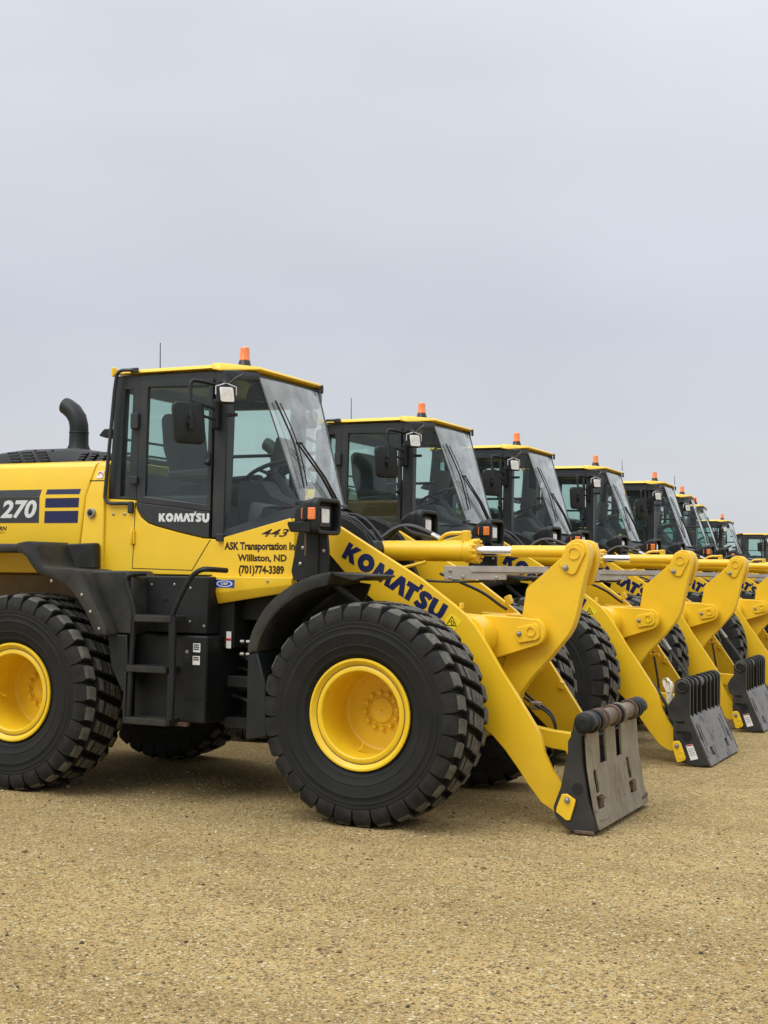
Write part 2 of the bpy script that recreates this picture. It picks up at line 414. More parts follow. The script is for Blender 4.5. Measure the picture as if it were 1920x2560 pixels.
def rim_mesh():
    mb = MB()
    mb.lathe([(0.345, -.195), (0.362, -.215), (0.366, -.230), (0.362, -.238), (0.350, -.239), (0.336, -.228), (0.327, -.216), (0.320, -.213), (0.3155, -.216), (0.308, -.219), (0.300, -.222), (0.288, -.222), (0.281, -.216), (0.277, -.20),
              (0.275, .02), (0.273, .098), (0.266, .115), (0.254, .121), (0.245, .122), (0.092, .122), (0.088, .117), (0.082, .116), (0.080, .108), (0.012, .104), (0.004, .108), (0.004, .118)], seg=72, caps=False)
    mb.lathe([(0.345, .21), (0.362, .23), (0.350, .24), (0.30, .23), (0.29, .135), (0.06, .135)], seg=48, caps=False)
    mb.lathe([(0.352, -.205), (0.345, .0), (0.352, .205)], seg=48, caps=False)
    for k in range(12):
        a = 2 * math.pi * k / 12 + .1
        c = (0.118 * math.cos(a), 0, 0.118 * math.sin(a))
        mb.lathe([(0.0205, .122), (0.0205, .114), (0.0165, .114), (0.0165, .090), (0.013, .087)], c=c, seg=6)
    a = R(-110)
    c = Vector((.27 * math.cos(a), -.05, .27 * math.sin(a)))
    mb.tube([c, c + Vector((.03, 0, .02)), c + Vector((.045, -.01, .055))], .008, 6)
    return mb.build('rim', YEL_RIM, mesh_only=True, ang=32)
TYRE, RIM = tyre_mesh(), rim_mesh()
LOCK = MB().lathe([(.3165, -.2155), (.3190, -.2180), (.3215, -.2165), (.319, -.2140)], seg=72, closed=True).build('lock_ring', RUST, mesh_only=True)

# ------------------------------------------------------------------ quick couplers
def gridplate(mb, us, vs, holes, f0, f1):
    """plate of cells us x vs with rectangular holes; f0/f1 map (u, v) to the front and back sheet"""
    full = lambda i, j: 0 <= i < len(us) - 1 and 0 <= j < len(vs) - 1 and not any(h[0] - 1e-6 <= us[i] and us[i + 1] <= h[1] + 1e-6 and h[2] - 1e-6 <= vs[j] and vs[j + 1] <= h[3] + 1e-6 for h in holes)
    A = {}; B = {}
    g = lambda D, f, i, j: D.setdefault((i, j), mb.V(f(us[i], vs[j])))
    for i in range(len(us) - 1):
        for j in range(len(vs) - 1):
            if not full(i, j): continue
            cs = ((i, j), (i + 1, j), (i + 1, j + 1), (i, j + 1))
            mb.face([g(A, f0, *c) for c in cs]); mb.face([g(B, f1, *c) for c in cs[::-1]])
            for (ni, nj), (c0, c1) in (((i, j - 1), (cs[0], cs[1])), ((i + 1, j), (cs[1], cs[2])), ((i, j + 1), (cs[2], cs[3])), ((i - 1, j), (cs[3], cs[0]))):
                if not full(ni, nj): mb.face([g(A, f0, *c0), g(B, f1, *c0), g(B, f1, *c1), g(A, f0, *c1)])
def cuts(lo, hi, holes, k): return sorted(set([lo, hi] + [h[k] for h in holes] + [h[k + 1] for h in holes]))

def coupler_worn(root):
    q = empty('quick_coupler', root)
    prof = arc(1.350, .711, .074, -10, 178, 10) + [(1.262, .63), (1.237, .59), (1.238, .53), (1.191, .288), (1.143, .163), (1.159, .099), (1.225, .035), (1.272, .012), (1.396, .008), (1.432, .03), (1.408, .113), (1.372, .22), (1.333, .45), (1.326, .62)]
    for sgn in (-1, 1):
        mb = MB(); mb.prism(prof, sgn * .655, sgn * .585); p = mb.build('side_plate', PLATE, q, bevel=.006)
        if sgn < 0:
            MB().lathe([(.036, -.0005), (.036, -.003), (.0, -.003)], c=(1.305, -.655, .292), seg=24).build('pin_hole', INK, p)
            MB().prism([(1.205, .252), (1.24, .255), (1.297, .222), (1.292, .19), (1.263, .088), (1.235, .086), (1.166, .135), (1.172, .165)], -.6555, -.672).build('pin_keeper', YEL, p, bevel=.004)
            MB().lathe([(.022, -.672), (.022, -.676), (.0155, -.676), (.0155, -.69), (.012, -.692)], c=(1.243, 0, .216), seg=6).build('bolt', STEEL, p)
            MB().box(1.29, 1.42, -.668, -.655, .008, .03).build('wear_strip', RUST, p, bevel=.003)
    mb = MB(); mb.lathe([(.057, -.60), (.057, .655)], c=(1.352, 0, .711), seg=24); mb.build('cross_tube', TUBE, q)
    for y, m, wd in ((-.56, FRM, .020), (-.47, FRM, .014), (-.40, RUST, .016), (-.33, RUST, .012), (-.06, RUST, .014), (.03, FRM, .014), (.10, WORN, .012), (.38, RUST, .014), (.46, FRM, .018), (.53, FRM, .020)):
        MB().lathe([(.05, -wd), (.070, -wd), (.074, -wd * .6), (.074, wd * .6), (.070, wd), (.05, wd)], c=(1.352, y, .711), seg=28).build('collar', m, q)
    MB().lathe([(.064, -.655), (.064, -.668), (.05, -.674), (.046, -.690), (.026, -.694), (.024, -.690)], c=(1.352, 0, .711), seg=24).build('tube_end', FRM, q)
    H = [(-.36, -.20, .42, .70), (.03, .17, .42, .70), (-.538, -.468, .25, .395), (.245, .312, .245, .39), (-.555, -.415, .15, .232), (.225, .385, .145, .226)]
    us = cuts(-.62, .60, H, 0); vs = cuts(.035, .69, H, 2)
    curve = lambda z: 1.332 + (.64 - min(z, .64)) * .175 + (0.10 * max(0, .16 - z)) + .35 * max(0, z - .60) ** 1.2
    mb = MB(); gridplate(mb, us, vs, H, lambda y, z: (curve(z), y, z), lambda y, z: (curve(z) - .018, y, z))
    f = mb.build('face_plate', WORN, q, bevel=.003)
    MB().prism([(1.275, .12), (1.285, .12), (1.245, .64), (1.235, .64)], -.58, .58).build('slot_shade_sheet', FRM, q)  # black sheet added behind the face slots to stand for the shade inside
    for y0, y1, z0, z1 in ((-.495, -.425, .155, .225), (.30, .375, .15, .222)):
        MB().box(curve(.2) - .02, curve(.2) + .006, y0, y1, z0, z1).build('lug_block', RUST, f, bevel=.003)
    MB().prism([(-.57, .03), (-.42, .03), (-.40, .085), (-.575, .10)], 1.425, 1.440, lambda u, v, d: (d, u, v)).build('toe_plate', WORN, f, bevel=.003)
    MB().prism([(.46, .03), (.60, .03), (.60, .11), (.44, .09)], 1.425, 1.440, lambda u, v, d: (d, u, v)).build('toe_plate', RUST, f, bevel=.003)
    MB().box(1.22, 1.30, -.58, .58, .10, .16).build('cross_bar', FRM, q, bevel=.006)
    MB().box(1.245, 1.30, -.58, .58, .50, .58).build('cross_bar', FRM, q, bevel=.006)
    return q

def coupler_ribbed(root):
    q = empty('quick_coupler', root)
    prof = arc(1.252, .70, .068, -8, 178, 10) + [(1.184, .61), (1.14, .55), (1.118, .50), (1.132, .42), (1.172, .385), (1.175, .2), (1.172, .12), (1.25, .035), (1.40, .004), (1.492, .03), (1.318, .43)]
    for sgn in (-1, 1):
        p = MB().prism(prof, sgn * .655, sgn * .61).build('side_plate', PLATE, q, bevel=.005)
        if sgn < 0:
            MB().lathe([(.042, -.0005), (.042, -.003), (.0, -.003)], c=(1.298, -.655, .266), seg=24).build('pin_hole', INK, p)
            kp = MB().prism([(1.177, .215), (1.225, .222), (1.245, .20), (1.290, .075), (1.280, .055), (1.225, .032), (1.205, .045), (1.168, .17)], -.6555, -.672).build('pin_keeper', YEL, p, bevel=.004)
            MB().lathe([(.022, -.672), (.022, -.676), (.0155, -.676), (.0155, -.69), (.012, -.692)], c=(1.209, 0, .178), seg=6).build('bolt', STEEL, p)
            MB().lathe([(.033, -.672), (.033, -.676), (.024, -.676), (.024, -.672)], c=(1.245, 0, .10), seg=20, closed=True).build('pin_ring', YEL, p)
            s = MB().prism([(1.285, .185), (1.345, .20), (1.395, .075), (1.33, .055)], -.6555, -.6575).build('warning_sticker', WHITE, p, flat=True)
            MB().prism([(1.288, .184), (1.345, .198), (1.349, .188), (1.292, .174)], -.6576, -.6583).build('red_band', RED, s, flat=True)
            for k in range(4):
                t = .25 + k * .13
                MB().prism([(1.292 + t * .048, .183 - t * .13), (1.340 + t * .046, .196 - t * .128), (1.341 + t * .046, .192 - t * .128), (1.293 + t * .048, .179 - t * .13)], -.6576, -.6582).build('print_line', BADGE, s, flat=True)
            for z in (.385, .30):
                MB().box(1.20, 1.272, -.672, -.655, z, z + .016).build('weld_tab', FRM, p, bevel=.004)
    for y in (-.52, -.37, -.20, .04, .20, .37, .52):
        MB().prism(arc(1.252, .70, .070, -5, 185, 10) + [(1.190, .45), (1.305, .38), (1.322, .43)], y - .02, y + .02).build('rib', FRM, q, bevel=.004)
    MB().lathe([(.05, -.675), (.05, .675)], c=(1.252, 0, .70), seg=24).build('cross_tube', WORN_B, q)
    MB().lathe([(.056, -.655), (.056, -.668), (.046, -.672), (.042, -.68)], c=(1.252, 0, .70), seg=24).build('tube_end', FRM, q)
    H = [(-.56, -.52, .10, .36), (-.47, -.43, .16, .34), (-.40, -.30, .075, .15), (.36, .40, .16, .34), (.46, .50, .16, .36), (.25, .36, .08, .16)]
    us = cuts(-.61, .61, H, 0); vs = cuts(.012, .44, H, 2)
    curve = lambda z: 1.318 + (.43 - z) * .44
    mb = MB(); gridplate(mb, us, vs, H, lambda y, z: (curve(z), y, z), lambda y, z: (curve(z) - .03, y, z))
    mb.build('face_plate', WORN_B, q, bevel=.003)
    MB().box(1.20, 1.27, -.60, .60, .40, .46).build('cross_bar', FRM, q, bevel=.006)
    return q

# ------------------------------------------------------------------ the loader
FULL = {}
def lean(z): return -.775 if z < 2.215 else -.775 + (z - 2.215) * .20      # hood side: upright, then leaning in
def make_loader(name):
    root = empty(name)
    # ---- wheels
    for x in (0, -2.892):
        for sgn in (-1, 1):
            wh = empty('wheel', root, (x, sgn * .965, .735))
            ry = random.uniform(0, 6.28)
            if sgn > 0: wh.rotation_euler = (0, 0, math.pi)
            t = link('tyre', TYRE, wh); t.rotation_euler = (0, ry, 0)
            link('lock_ring', LOCK, wh); r = link('rim', RIM, wh); r.rotation_euler = (0, (.0 if x == 0 else 1.1), 0)
    # ---- axles and frames
    for x in (0, -2.892):
        mb = MB(); mb.lathe([(.13, -.80), (.13, -.5), (.16, -.42), (.20, -.22), (.22, 0), (.20, .22), (.16, .42), (.13, .5), (.13, .80)], c=(x, 0, .735), seg=20)
        mb.lathe([(.17, -.30), (.22, -.1), (.2, .12), (.08, .3)], c=(x, 0, .735), seg=16, axis='x'); mb.build('axle', FRM, root)
    mb = MB()
    for s in (-1, 1):
        mb.prism([(-1.02, .45), (-.30, .42), (.22, .55), (.25, .80), (-.02, 1.05), (-.16, 1.45), (-.30, 1.72), (-.345, 1.85), (-.415, 1.955), (-.513, 2.03), (-.628, 2.075), (-.74, 2.09), (-.86, 2.07), (-.93, 1.9), (-1.0, 1.3)], s * .33, s * .27)
        mb.box(-.9, .1, s * .44, s * .36, .55, .95)
    mb.box(-.95, -.9, -.268, .268, .45, 1.6); mb.box(-.4, .1, -.268, .268, .55, .62)
    mb.cyl((-.60, -.46, 1.90), (-.60, .46, 1.90), .09); mb.cyl((-.45, -.26, 1.83), (-.45, .26, 1.83), .07)
    mb.build('front_frame', FRM, root, bevel=.006)
    mb = MB()
    mb.box(-3.9, -1.25, -.45, -.38, .55, 1.05); mb.box(-3.9, -1.25, .38, .45, .55, 1.05); mb.box(-3.8, -1.30, -.379, .379, .62, .95)
    mb.cyl((-1.18, 0, .42), (-1.18, 0, 1.32), .11); mb.box(-1.30, -1.0, -.30, .30, .46, .56); mb.box(-1.30, -1.0, -.30, .30, 1.15, 1.25)
    mb.box(-1.3, -.92, -.62, .62, 1.30, 1.58); mb.box(-2.3, -1.25, -.74, .74, 1.10, 1.60)
    mb.cyl((-1.75, -.50, .78), (-.75, -.46, .80), .05); mb.cyl((-1.75, .50, .78), (-.75, .46, .80), .05)
    mb.build('rear_frame', FRM, root, bevel=.006)
    for k, (y, z, zz) in enumerate(((-.52, 1.02, .90), (-.50, 1.10, 1.00), (-.56, .72, .66), (-.48, .92, .82))):
        MB().tube([(-1.55, y, z), (-1.25, y - .05, z + .04), (-1.0, y - .02, zz - .10), (-.72, y + .02, zz + .05), (-.6, y + .1, zz + .1)], .018, 8, smooth=2).build('hose', HOSE, root)
    for z in (1.15, 1.06):
        mb = MB()
        for k in range(2): mb.cyl((-1.20 + k * .05, -.72, z), (-1.17 + k * .05, -.72, z), .014, seg=8)
        mb.build('hose_fitting', STEEL, root)
    MB().box(-1.30, -.84, -.74, -.66, .82, .90).build('frame_rail', FRM, root, bevel=.005)
    MB().box(-1.34, -.88, -.70, -.5, .52, .60).build('frame_rail', FRM, root, bevel=.005)
    MB().lathe([(.06, -.72), (.06, -.70), (.045, -.69), (.045, -.6)], c=(-1.08, 0, .74), seg=16).build('drive_flange', HOSE_GREY, root)
    # ---- engine hood
    prof = [(-.775, 1.62), (-.775, 2.215), (-.726, 2.455), (-.70, 2.478), (-.60, 2.50), (.60, 2.50), (.70, 2.478), (.726, 2.455), (.775, 2.215), (.775, 1.62)]
    mb = MB(); mb.prism(prof, -5.02, -2.660, lambda u, v, d: (d + (.125 * max(0, v - 1.95) / .5 if d > -3 else 0), u, v)); hood = mb.build('engine_hood', YEL, root, bevel=.012, seg=2)
    mb = MB(); mb.prism(prof, -2.650, -2.41, lambda u, v, d: (d + (.125 * max(0, v - 1.95) / .5 if d < -2.5 else 0), u * .997, v)); cow = mb.build('hood_end_panel', YEL, root, bevel=.006)
    MB().box(-2.565, -2.41, -.7535, -.744, 2.333, 2.338).build('panel_seam', INK, cow, flat=True)
    def hdec(nm, pts, m, par):
        mb = MB(); n = len(pts); a = [mb.V((x, lean(z) - .0005, z)) for x, z in pts]; b = [mb.V((x, lean(z) - .0025, z)) for x, z in pts]
        mb.face(b)
        for i in range(n): mb.face((a[i], a[(i + 1) % n], b[(i + 1) % n], b[i]))
        return mb.build(nm, m, par, flat=True)
    bd = hdec('number_panel', [(-3.95, 2.012), (-3.03, 2.012), (-3.03, 2.215), (-3.98, 2.215)], BADGE, hood)
    hdec('number_panel', [(-3.98, 2.217), (-3.03, 2.217), (-3.018, 2.272), (-4.0, 2.272)], BADGE, hood)
    text_obj('number_lettering', '270', SILVER, hood, -3.415, -3.052, 2.057, .134, 0, shear=.22, offset=.035, yfn=lambda z: lean(z) - .0035)
    for pts in ([(-2.972, 2.234), (-2.645, 2.232), (-2.637, 2.272), (-2.962, 2.272)], [(-2.972, 2.130), (-2.648, 2.130), (-2.643, 2.203), (-2.968, 2.203)], [(-2.976, 2.010), (-2.652, 2.010), (-2.648, 2.103), (-2.973, 2.103)]):
        hdec('stripe', pts, NAVY, hood)
    text_obj('dealer_lettering', 'RN', INK, hood, -3.43, -3.347, 1.952, .034, -.7765, shear=.3, offset=.03)
    text_obj('dealer_lettering', 'NERY', INK, hood, -3.468, -3.360, 1.928, .013, -.7765, shear=.2)
    st = hdec('sticker', [(-2.505, 2.352), (-2.450, 2.352), (-2.438, 2.407), (-2.490, 2.407)], WHITE, cow)
    mb = MB(); mb.ring(arc(-2.470, 2.38, .021, 0, 360, 16)[:-1], arc(-2.470, 2.38, .014, 0, 360, 16)[:-1], lean(2.38) - .003, lean(2.38) - .0035); mb.build('sticker_ring', RED, st, flat=True)
    mb = MB(); mb.lathe([(.038, -.772), (.038, -.79), (.033, -.797), (.024, -.797), (.022, -.79)], c=(-2.520, 0, 2.085), seg=24); cp = mb.build('hood_lock', STEEL, cow)
    MB().lathe([(.022, -.785), (.022, -.798), (.018, -.800)], c=(-2.520, 0, 2.085), seg=20).build('lock_core', INK, cp)
    # grille housing and exhaust
    mb = MB()
    mb.sweep([[(x, -wd, 2.49), (x, -wd + .03, 2.49 + h * .8), (x, -wd + .12, 2.49 + h), (x, wd - .12, 2.49 + h), (x, wd - .03, 2.49 + h * .8), (x, wd, 2.49)] for x, wd, h in ((-4.6, .56, .03), (-3.95, .57, .09), (-3.45, .57, .135), (-2.95, .56, .135), (-2.70, .54, .10), (-2.56, .52, .075))])
    gr = mb.build('hood_grille', BLK, root, bevel=.01)
    for row in range(4):
        mb = MB()
        for colm in range(3):
            x = -3.46 + colm * .145 - row * .02
            mb.obox((x, -.560 + row * .0085, 2.518 + row * .0235), (.048, 0, 0), (0, .008, 0), (0, .002, .005))
            mb.obox((x, -.567 + row * .0085, 2.526 + row * .0235), (.050, 0, 0), (0, .004, 0), (0, .002, .003))
        for colm in range(3):
            x = -2.83 + colm * .10 + row * .01
            mb.obox((x, -.548 + row * .0085, 2.512 + row * .020), (.034, 0, 0), (0, .010, 0), (0, .002, .005))
        mb.build('louvre', INK, gr)
    mb = MB()
    for x, z in ((-3.62, 2.53), (-3.58, 2.56), (-3.16, 2.545), (-3.12, 2.60), (-3.30, 2.605)): mb.obox((x, -.56 + (z - 2.5) * .35, z), (.008, 0, 0), (0, .006, 0), (0, 0, .008))
    mb.build('screw', INK, gr)
    mb = MB(); mb.tube([(-3.28, 0, 2.60), (-3.28, 0, 2.66), (-3.28, 0, 2.70), (-3.28, 0, 2.80), (-3.282, 0, 2.86), (-3.30, 0, 2.925), (-3.345, 0, 2.985), (-3.41, 0, 3.03), (-3.435, 0, 3.04)], [.115, .10, .083, .080, .079, .078, .076, .072, .070], 24, caps=False)
    mb.tube([(-3.43, 0, 3.038), (-3.37, 0, 3.0)], [.067, .06], 24); mb.lathe([(.083, 0), (.085, .004), (.083, .008)], c=(-3.28, 0, 2.80), seg=24, axis='z'); mb.build('exhaust_pipe', BLK, root)
    # ---- rear end
    mb = MB(); mb.prism([(-3.75, .75), (-5.2, .75), (-5.45, 1.0), (-5.45, 1.62), (-5.02, 1.64), (-3.95, 1.62), (-3.75, 1.4)], -1.05, 1.05); mb.build('counterweight', YEL, root, bevel=.05, seg=2)
    mb = MB(); mb.box(-5.12, -5.02, -.66, .66, 1.65, 2.40); mb.build('radiator_grille', FRM, root, bevel=.01)
    MB().prism([(-2.40, 1.08), (-3.75, 1.08), (-3.75, 1.62), (-2.40, 1.62)], -.70, .70).build('fuel_tank', TANK, root, bevel=.02)
    # ---- rear fenders and mud flaps
    for s in (-1, 1):
        o = [(-3.75, 1.62), (-3.62, 1.80), (-3.50, 1.838), (-2.86, 1.838)]
        mb = MB(); mb.prism(o + [(-2.86, 1.775), (-3.46, 1.775), (-3.60, 1.74), (-3.72, 1.58)], s * 1.215, s * .78)
        rf = mb.build('rear_fender', BLK_DUST, root, bevel=.018, seg=2)
        out_ = sm([(-2.855, 1.842), (-2.76, 1.858), (-2.705, 1.855), (-2.665, 1.80), (-2.615, 1.69), (-2.58, 1.662), (-2.45, 1.66), (-2.285, 1.654), (-2.245, 1.62), (-2.14, 1.42), (-2.03, 1.25), (-2.015, 1.185)], 1)
        in_ = sm([(-2.855, 1.775), (-2.78, 1.76), (-2.70, 1.66), (-2.64, 1.61), (-2.55, 1.60), (-2.37, 1.535), (-2.22, 1.37), (-2.13, 1.21), (-2.115, 1.185)], 1)
        MB().prism(out_ + in_[::-1], s * 1.222, s * .80).build('fender_lip', BLK_DUST, rf, bevel=.016, seg=2)
        MB().prism([(-2.70, 1.845), (-2.43, 1.855), (-2.42, 1.66), (-2.60, 1.655)], s * .86, s * .778).build('fender_inner', BLK_DUST, rf, bevel=.01)
        MB().prism([(-2.30, 1.645), (-1.96, 1.648), (-1.90, 1.60), (-1.90, 1.19), (-2.02, 1.19), (-2.15, 1.40)], s * 1.08, s * .76).build('fender_step', BLK_DUST, rf, bevel=.012)
        MB().prism([(-2.10, 1.185), (-1.93, 1.185), (-1.90, .80), (-1.96, .78), (-2.06, .95)], s * 1.10, s * 1.03).build('mud_flap', BLK, rf, bevel=.006)
        mb = MB()
        for x, z in ((-2.49, 1.595), (-2.21, 1.50), (-2.13, 1.38), (-2.05, 1.26)): mb.lathe([(.012, s * 1.222), (.012, s * 1.228), (.006, s * 1.231)], c=(x - .03, 0, z - .03), seg=8)
        mb.build('screw', STEEL, rf)
    # ---- side tank, ladder, steps
    for s in (-1, 1):
        bx = MB().prism([(-1.96, .58), (-1.345, .57), (-1.335, 1.19), (-1.96, 1.19)], s * .955, s * .45).build('storage_box', FRM, root, bevel=.012)
        ub = MB().prism([(-1.95, 1.20), (-1.37, 1.20), (-1.36, 1.615), (-2.02, 1.615)], s * .90, s * .45).build('upper_box', BLK, root, bevel=.01)
        if s < 0:
            for z0, z1, x0, x1, rows in ((1.075, 1.138, -1.452, -1.392, 3), (.985, 1.048, -1.454, -1.394, 2)):
                stk = decal('sticker', rect(x0, x1, z0, z1), WHITE, bx, -.9553)
                for k in range(rows): decal('print_line', rect(x0 + .006, x1 - .008, z1 - .016 - k * .015, z1 - .007 - k * .015), BADGE, stk, -.9568)
            MB().box(-1.352, -1.345, -.956, -.946, .60, 1.17).build('door_edge', BLK, bx)
            mb = MB(); mb.lathe([(.014, -.955), (.014, -.962), (.006, -.964)], c=(-1.50, 0, 1.075), seg=10); mb.build('lock', STEEL, bx)
            MB().box(-1.525, -1.475, -.958, -.952, .99, 1.06).build('latch', INK, bx, bevel=.003)
            MB().box(-1.52, -1.38, -.962, -.955, .745, .752).build('trim_strip', BLK, bx)
            MB().box(-1.62, -1.47, -.99, -.955, .548, .575).build('sill_strip', RUST, bx)
            mb = MB()
            for x, z in ((-1.86, 1.55), (-1.66, 1.555), (-1.52, 1.53), (-1.52, 1.29), (-1.40, 1.26), (-1.71, .78), (-1.71, .64)): mb.lathe([(.010, -.90), (.010, -.906), (.005, -.908)], c=(x, 0, z), seg=8)
            mb.build('screw', STEEL, ub)
            MB().box(-1.755, -1.715, -.905, -.90, 1.435, 1.462).build('latch_plate', FRM, ub, bevel=.003)
            dk = MB().box(-1.30, -1.26, -.76, -.755, 1.10, 1.22).build('sticker_plate', WHITE, root)
            MB().box(-1.30, -1.26, -.762, -.7605, 1.155, 1.172).build('red_band', RED, dk, flat=True)
        ld = empty('ladder', root)
        a = s * 1.10
        for x in (-1.885, -1.52):
            MB().tube([(x - .01, a, .60), (x, a, .9), (x + (.02 if x < -1.7 else .0), a, 1.33)], .02, 8).build('ladder_rail', BLK, ld)
        for z, x0, x1 in ((1.285, -1.85, -1.535), (.925, -1.91, -1.565), (.555, -1.93, -1.555)):
            MB().prism([(x0, z), (x1, z), (x1, z + .048), (x0, z + .048)], s * 1.125, s * .93).build('step', BLK_DUST, ld, bevel=.006)
        for z, x0, x1 in ((1.333, -1.85, -1.535), (.973, -1.91, -1.565), (.603, -1.93, -1.555)):
            mb = MB()
            n = 13
            for k in range(n):
                x = x0 + .012 + (x1 - x0 - .024) * k / (n - 1); mb.prism([(x - .008, z - .002), (x + .008, z - .002), (x, z + .008)], s * 1.124, s * 1.112)
            mb.build('grip_teeth', BLK_DUST, ld)
        for x, z in ((-1.925, .60), (-1.545, .60)):
            MB().box(x - .012, x + .012, s * 1.118, s * 1.10, .56, .92).build('hanger', BLK, ld, bevel=.003)
        MB().tube([(-1.86, a, 1.33), (-1.875, a, 1.40), (-1.935, a, 1.55), (-1.95, a, 1.60), (-1.92, a + s * -.02, 1.625), (-1.86, a - s * .12, 1.63)], .017, 8, smooth=2).build('grab_handle', BLK, ld)
        MB().tube([(-1.53, a, .80), (-1.545, a, 1.25), (-1.545, a, 1.33), (-1.42, a, 1.57), (-1.36, a, 1.635), (-1.30, a, 1.665), (-1.25, a - s * .01, 1.668), (-1.22, a - s * .2, 1.66)], .019, 8, smooth=2).build('grab_handle', BLK, ld)
    # ---- yellow cab base (body side under the cab)
    body = [(-2.475, 1.625), (-2.42, 2.195), (-2.152, 2.180), (-2.135, 2.16), (-2.125, 2.11), (-2.085, 2.05), (-2.02, 2.005), (-1.95, 1.985), (-1.74, 1.936), (-1.53, 1.894), (-1.40, 1.884), (-1.32, 1.897), (-.765, 2.037), (-.735, 1.62)]
    cb = MB().prism(body, -.75, .75).build('cab_base', YEL, root, bevel=.006)
    for pts in ([(-2.152, 1.664), (-2.146, 1.664), (-2.130, 2.165), (-2.136, 2.165)], [(-2.152, 1.664), (-1.615, 1.655), (-1.615, 1.661), (-2.152, 1.670)], [(-1.618, 1.657), (-1.610, 1.657), (-1.455, 1.885), (-1.463, 1.885)]):
        decal('door_seam', pts, INK, cb, -.7502, .0008)
    mb = MB(); mb.box(-2.165, -2.128, -.768, -.75, 1.85, 1.955); mb.cyl((-2.147, -.772, 1.84), (-2.147, -.772, 1.965), .008, seg=8); mb.build('door_hinge', YEL, cb, bevel=.003)
    mb = MB()
    for x in (-2.335, -2.232): mb.lathe([(.011, -.75), (.011, -.756), (.006, -.759)], c=(x, 0, 2.076), seg=8)
    mb.build('bolt', STEEL, cb)
    for s in (-1, 1):
        sk = MB().prism([(-1.425, 1.622), (-1.425, 1.41), (-.73, 1.520), (-.74, 1.905), (-.78, 2.036), (-1.33, 1.900), (-1.33, 1.80)], s * .775, s * .745).build('side_panel', YEL, root, bevel=.004)
        mb = MB(); lo = s * .775; hi = s * .815
        mb.sweep([[(x, lo, z0), (x, hi, z1), (x, hi, 1.615), (x, lo, 1.618)] for x, z0, z1 in ((-1.43, 1.412, 1.490), (-.735, 1.52, 1.566))])
        skirt = mb.build('skirt', YEL, sk, bevel=.004)
        if s < 0:
            text_obj('lettering', '443', INK_TEXT, sk, -1.012, -.785, 1.906, .056, -.7765, shear=.40, offset=.014)
            text_obj('lettering', 'ASK Transportation Inc', INK_TEXT, sk, -1.321, -.708, 1.813, .054, -.7765, offset=.040)
            text_obj('lettering', 'Williston, ND', INK_TEXT, sk, -1.207, -.801, 1.731, .049, -.7765, offset=.034)
            text_obj('lettering', '(701)774-3389', INK_TEXT, sk, -1.196, -.821, 1.643, .056, -.7765, offset=.040)
            dd = decal('blue_sticker', rect(-1.372, -1.205, 1.536, 1.594), BLUE, skirt, -.8155)
            mb = MB(); el = lambda a, b: [(-1.2885 + a * math.cos(t * math.pi / 14), 1.565 + b * math.sin(t * math.pi / 14)) for t in range(28)]
            mb.ring(el(.068, .023), el(.056, .018), -.817, -.8178); mb.build('sticker_oval', WHITE, dd, flat=True)
            text_obj('sticker_lettering', 'DEF', WHITE, dd, -1.318, -1.259, 1.557, .017, -.8175, offset=.02)
            mb = MB()
            for x, z in ((-.93, 1.588), (-1.415, 1.56)): mb.lathe([(.010, -.815), (.010, -.822), (.005, -.824)], c=(x, 0, z), seg=8)
            mb.build('screw', STEEL, skirt)
    # cowl between cab and headlamps
    mb = MB(); mb.prism([(-.95, 1.62), (-.74, 1.62), (-.745, 2.02), (-.84, 2.10), (-.93, 2.145), (-1.20, 2.14), (-1.30, 1.9)], -.45, .45); mb.build('front_cowl', FRM, root, bevel=.008)
    # ---- cab
    cab = empty('cab', root)
    P = MB()
    for s in (-1, 1):
        y0, y1 = s * .72, s * .65
        P.prism([(-2.41, 2.195), (-2.30, 2.195), (-2.275, 3.13), (-2.365, 3.13)], y0, y1)
        if s < 0: P.prism([(-2.225, 2.19), (-2.145, 2.185), (-2.12, 3.13), (-2.20, 3.13)], y0, y1)
        P.prism([(-2.41, 2.195), (-2.145, 2.185), (-2.145, 2.21), (-2.41, 2.215)], s * .7195, y1)
        P.prism([(-2.37, 3.03), (-1.36, 3.01), (-1.36, 3.13), (-2.37, 3.135)], s * .7185, y1)
        q = 0 if s < 0 else -.15
        P.prism([(-1.462 + q, 1.90), (-1.355 + q, 1.905), (-1.345 + q, 3.13), (-1.450 + q, 3.13)], s * .735, s * .64)
        # slim header over the slanting front quarter glass
        a0, a1 = Vector((-1.35, s * .725, 3.06)), Vector((-1.235, s * .475, 3.075))
        P.sweep([[p + Vector((0, 0, 0)), p + Vector((0, 0, .07)), p + Vector((-.03, -s * .03, .07)), p + Vector((-.03, -s * .03, 0))] for p in (a0, a1)])
        # black apron under the front quarter glass
        g = [(-1.36, s * .752, 1.893), (-.775, s * .752, 2.037), (-.80, s * .50, 2.09), (-.935, s * .365, 2.165), (-1.36, s * .725, 1.955)]
        P.face([P.V(p) for p in g])
        b2 = [P.V((p[0], p[1] - s * .02, p[2] - .03)) for p in g]
        P.face(b2[::-1])
    P.box(-1.395, -1.335, -.785, -.7355, 1.872, 1.925)
    P.box(-2.40, -2.36, -.65, .65, 2.19, 2.42); P.box(-2.38, -2.33, -.65, .65, 3.02, 3.13)
    P.prism([(-.40, 2.155), (.40, 2.155), (.40, 2.19), (-.40, 2.19)], -.955, -.925, lambda u, v, d: (d, u, v))
    P.prism([(-.48, 3.06), (.48, 3.06), (.48, 3.13), (-.48, 3.13)], -1.275, -1.245, lambda u, v, d: (d, u, v))
    P.box(-2.36, -.98, -.645, .645, 1.86, 1.90)
    P.box(-2.33, -1.40, -.60, .60, 3.09, 3.12)
    P.build('cab_frame', PIL, cab, bevel=.006)
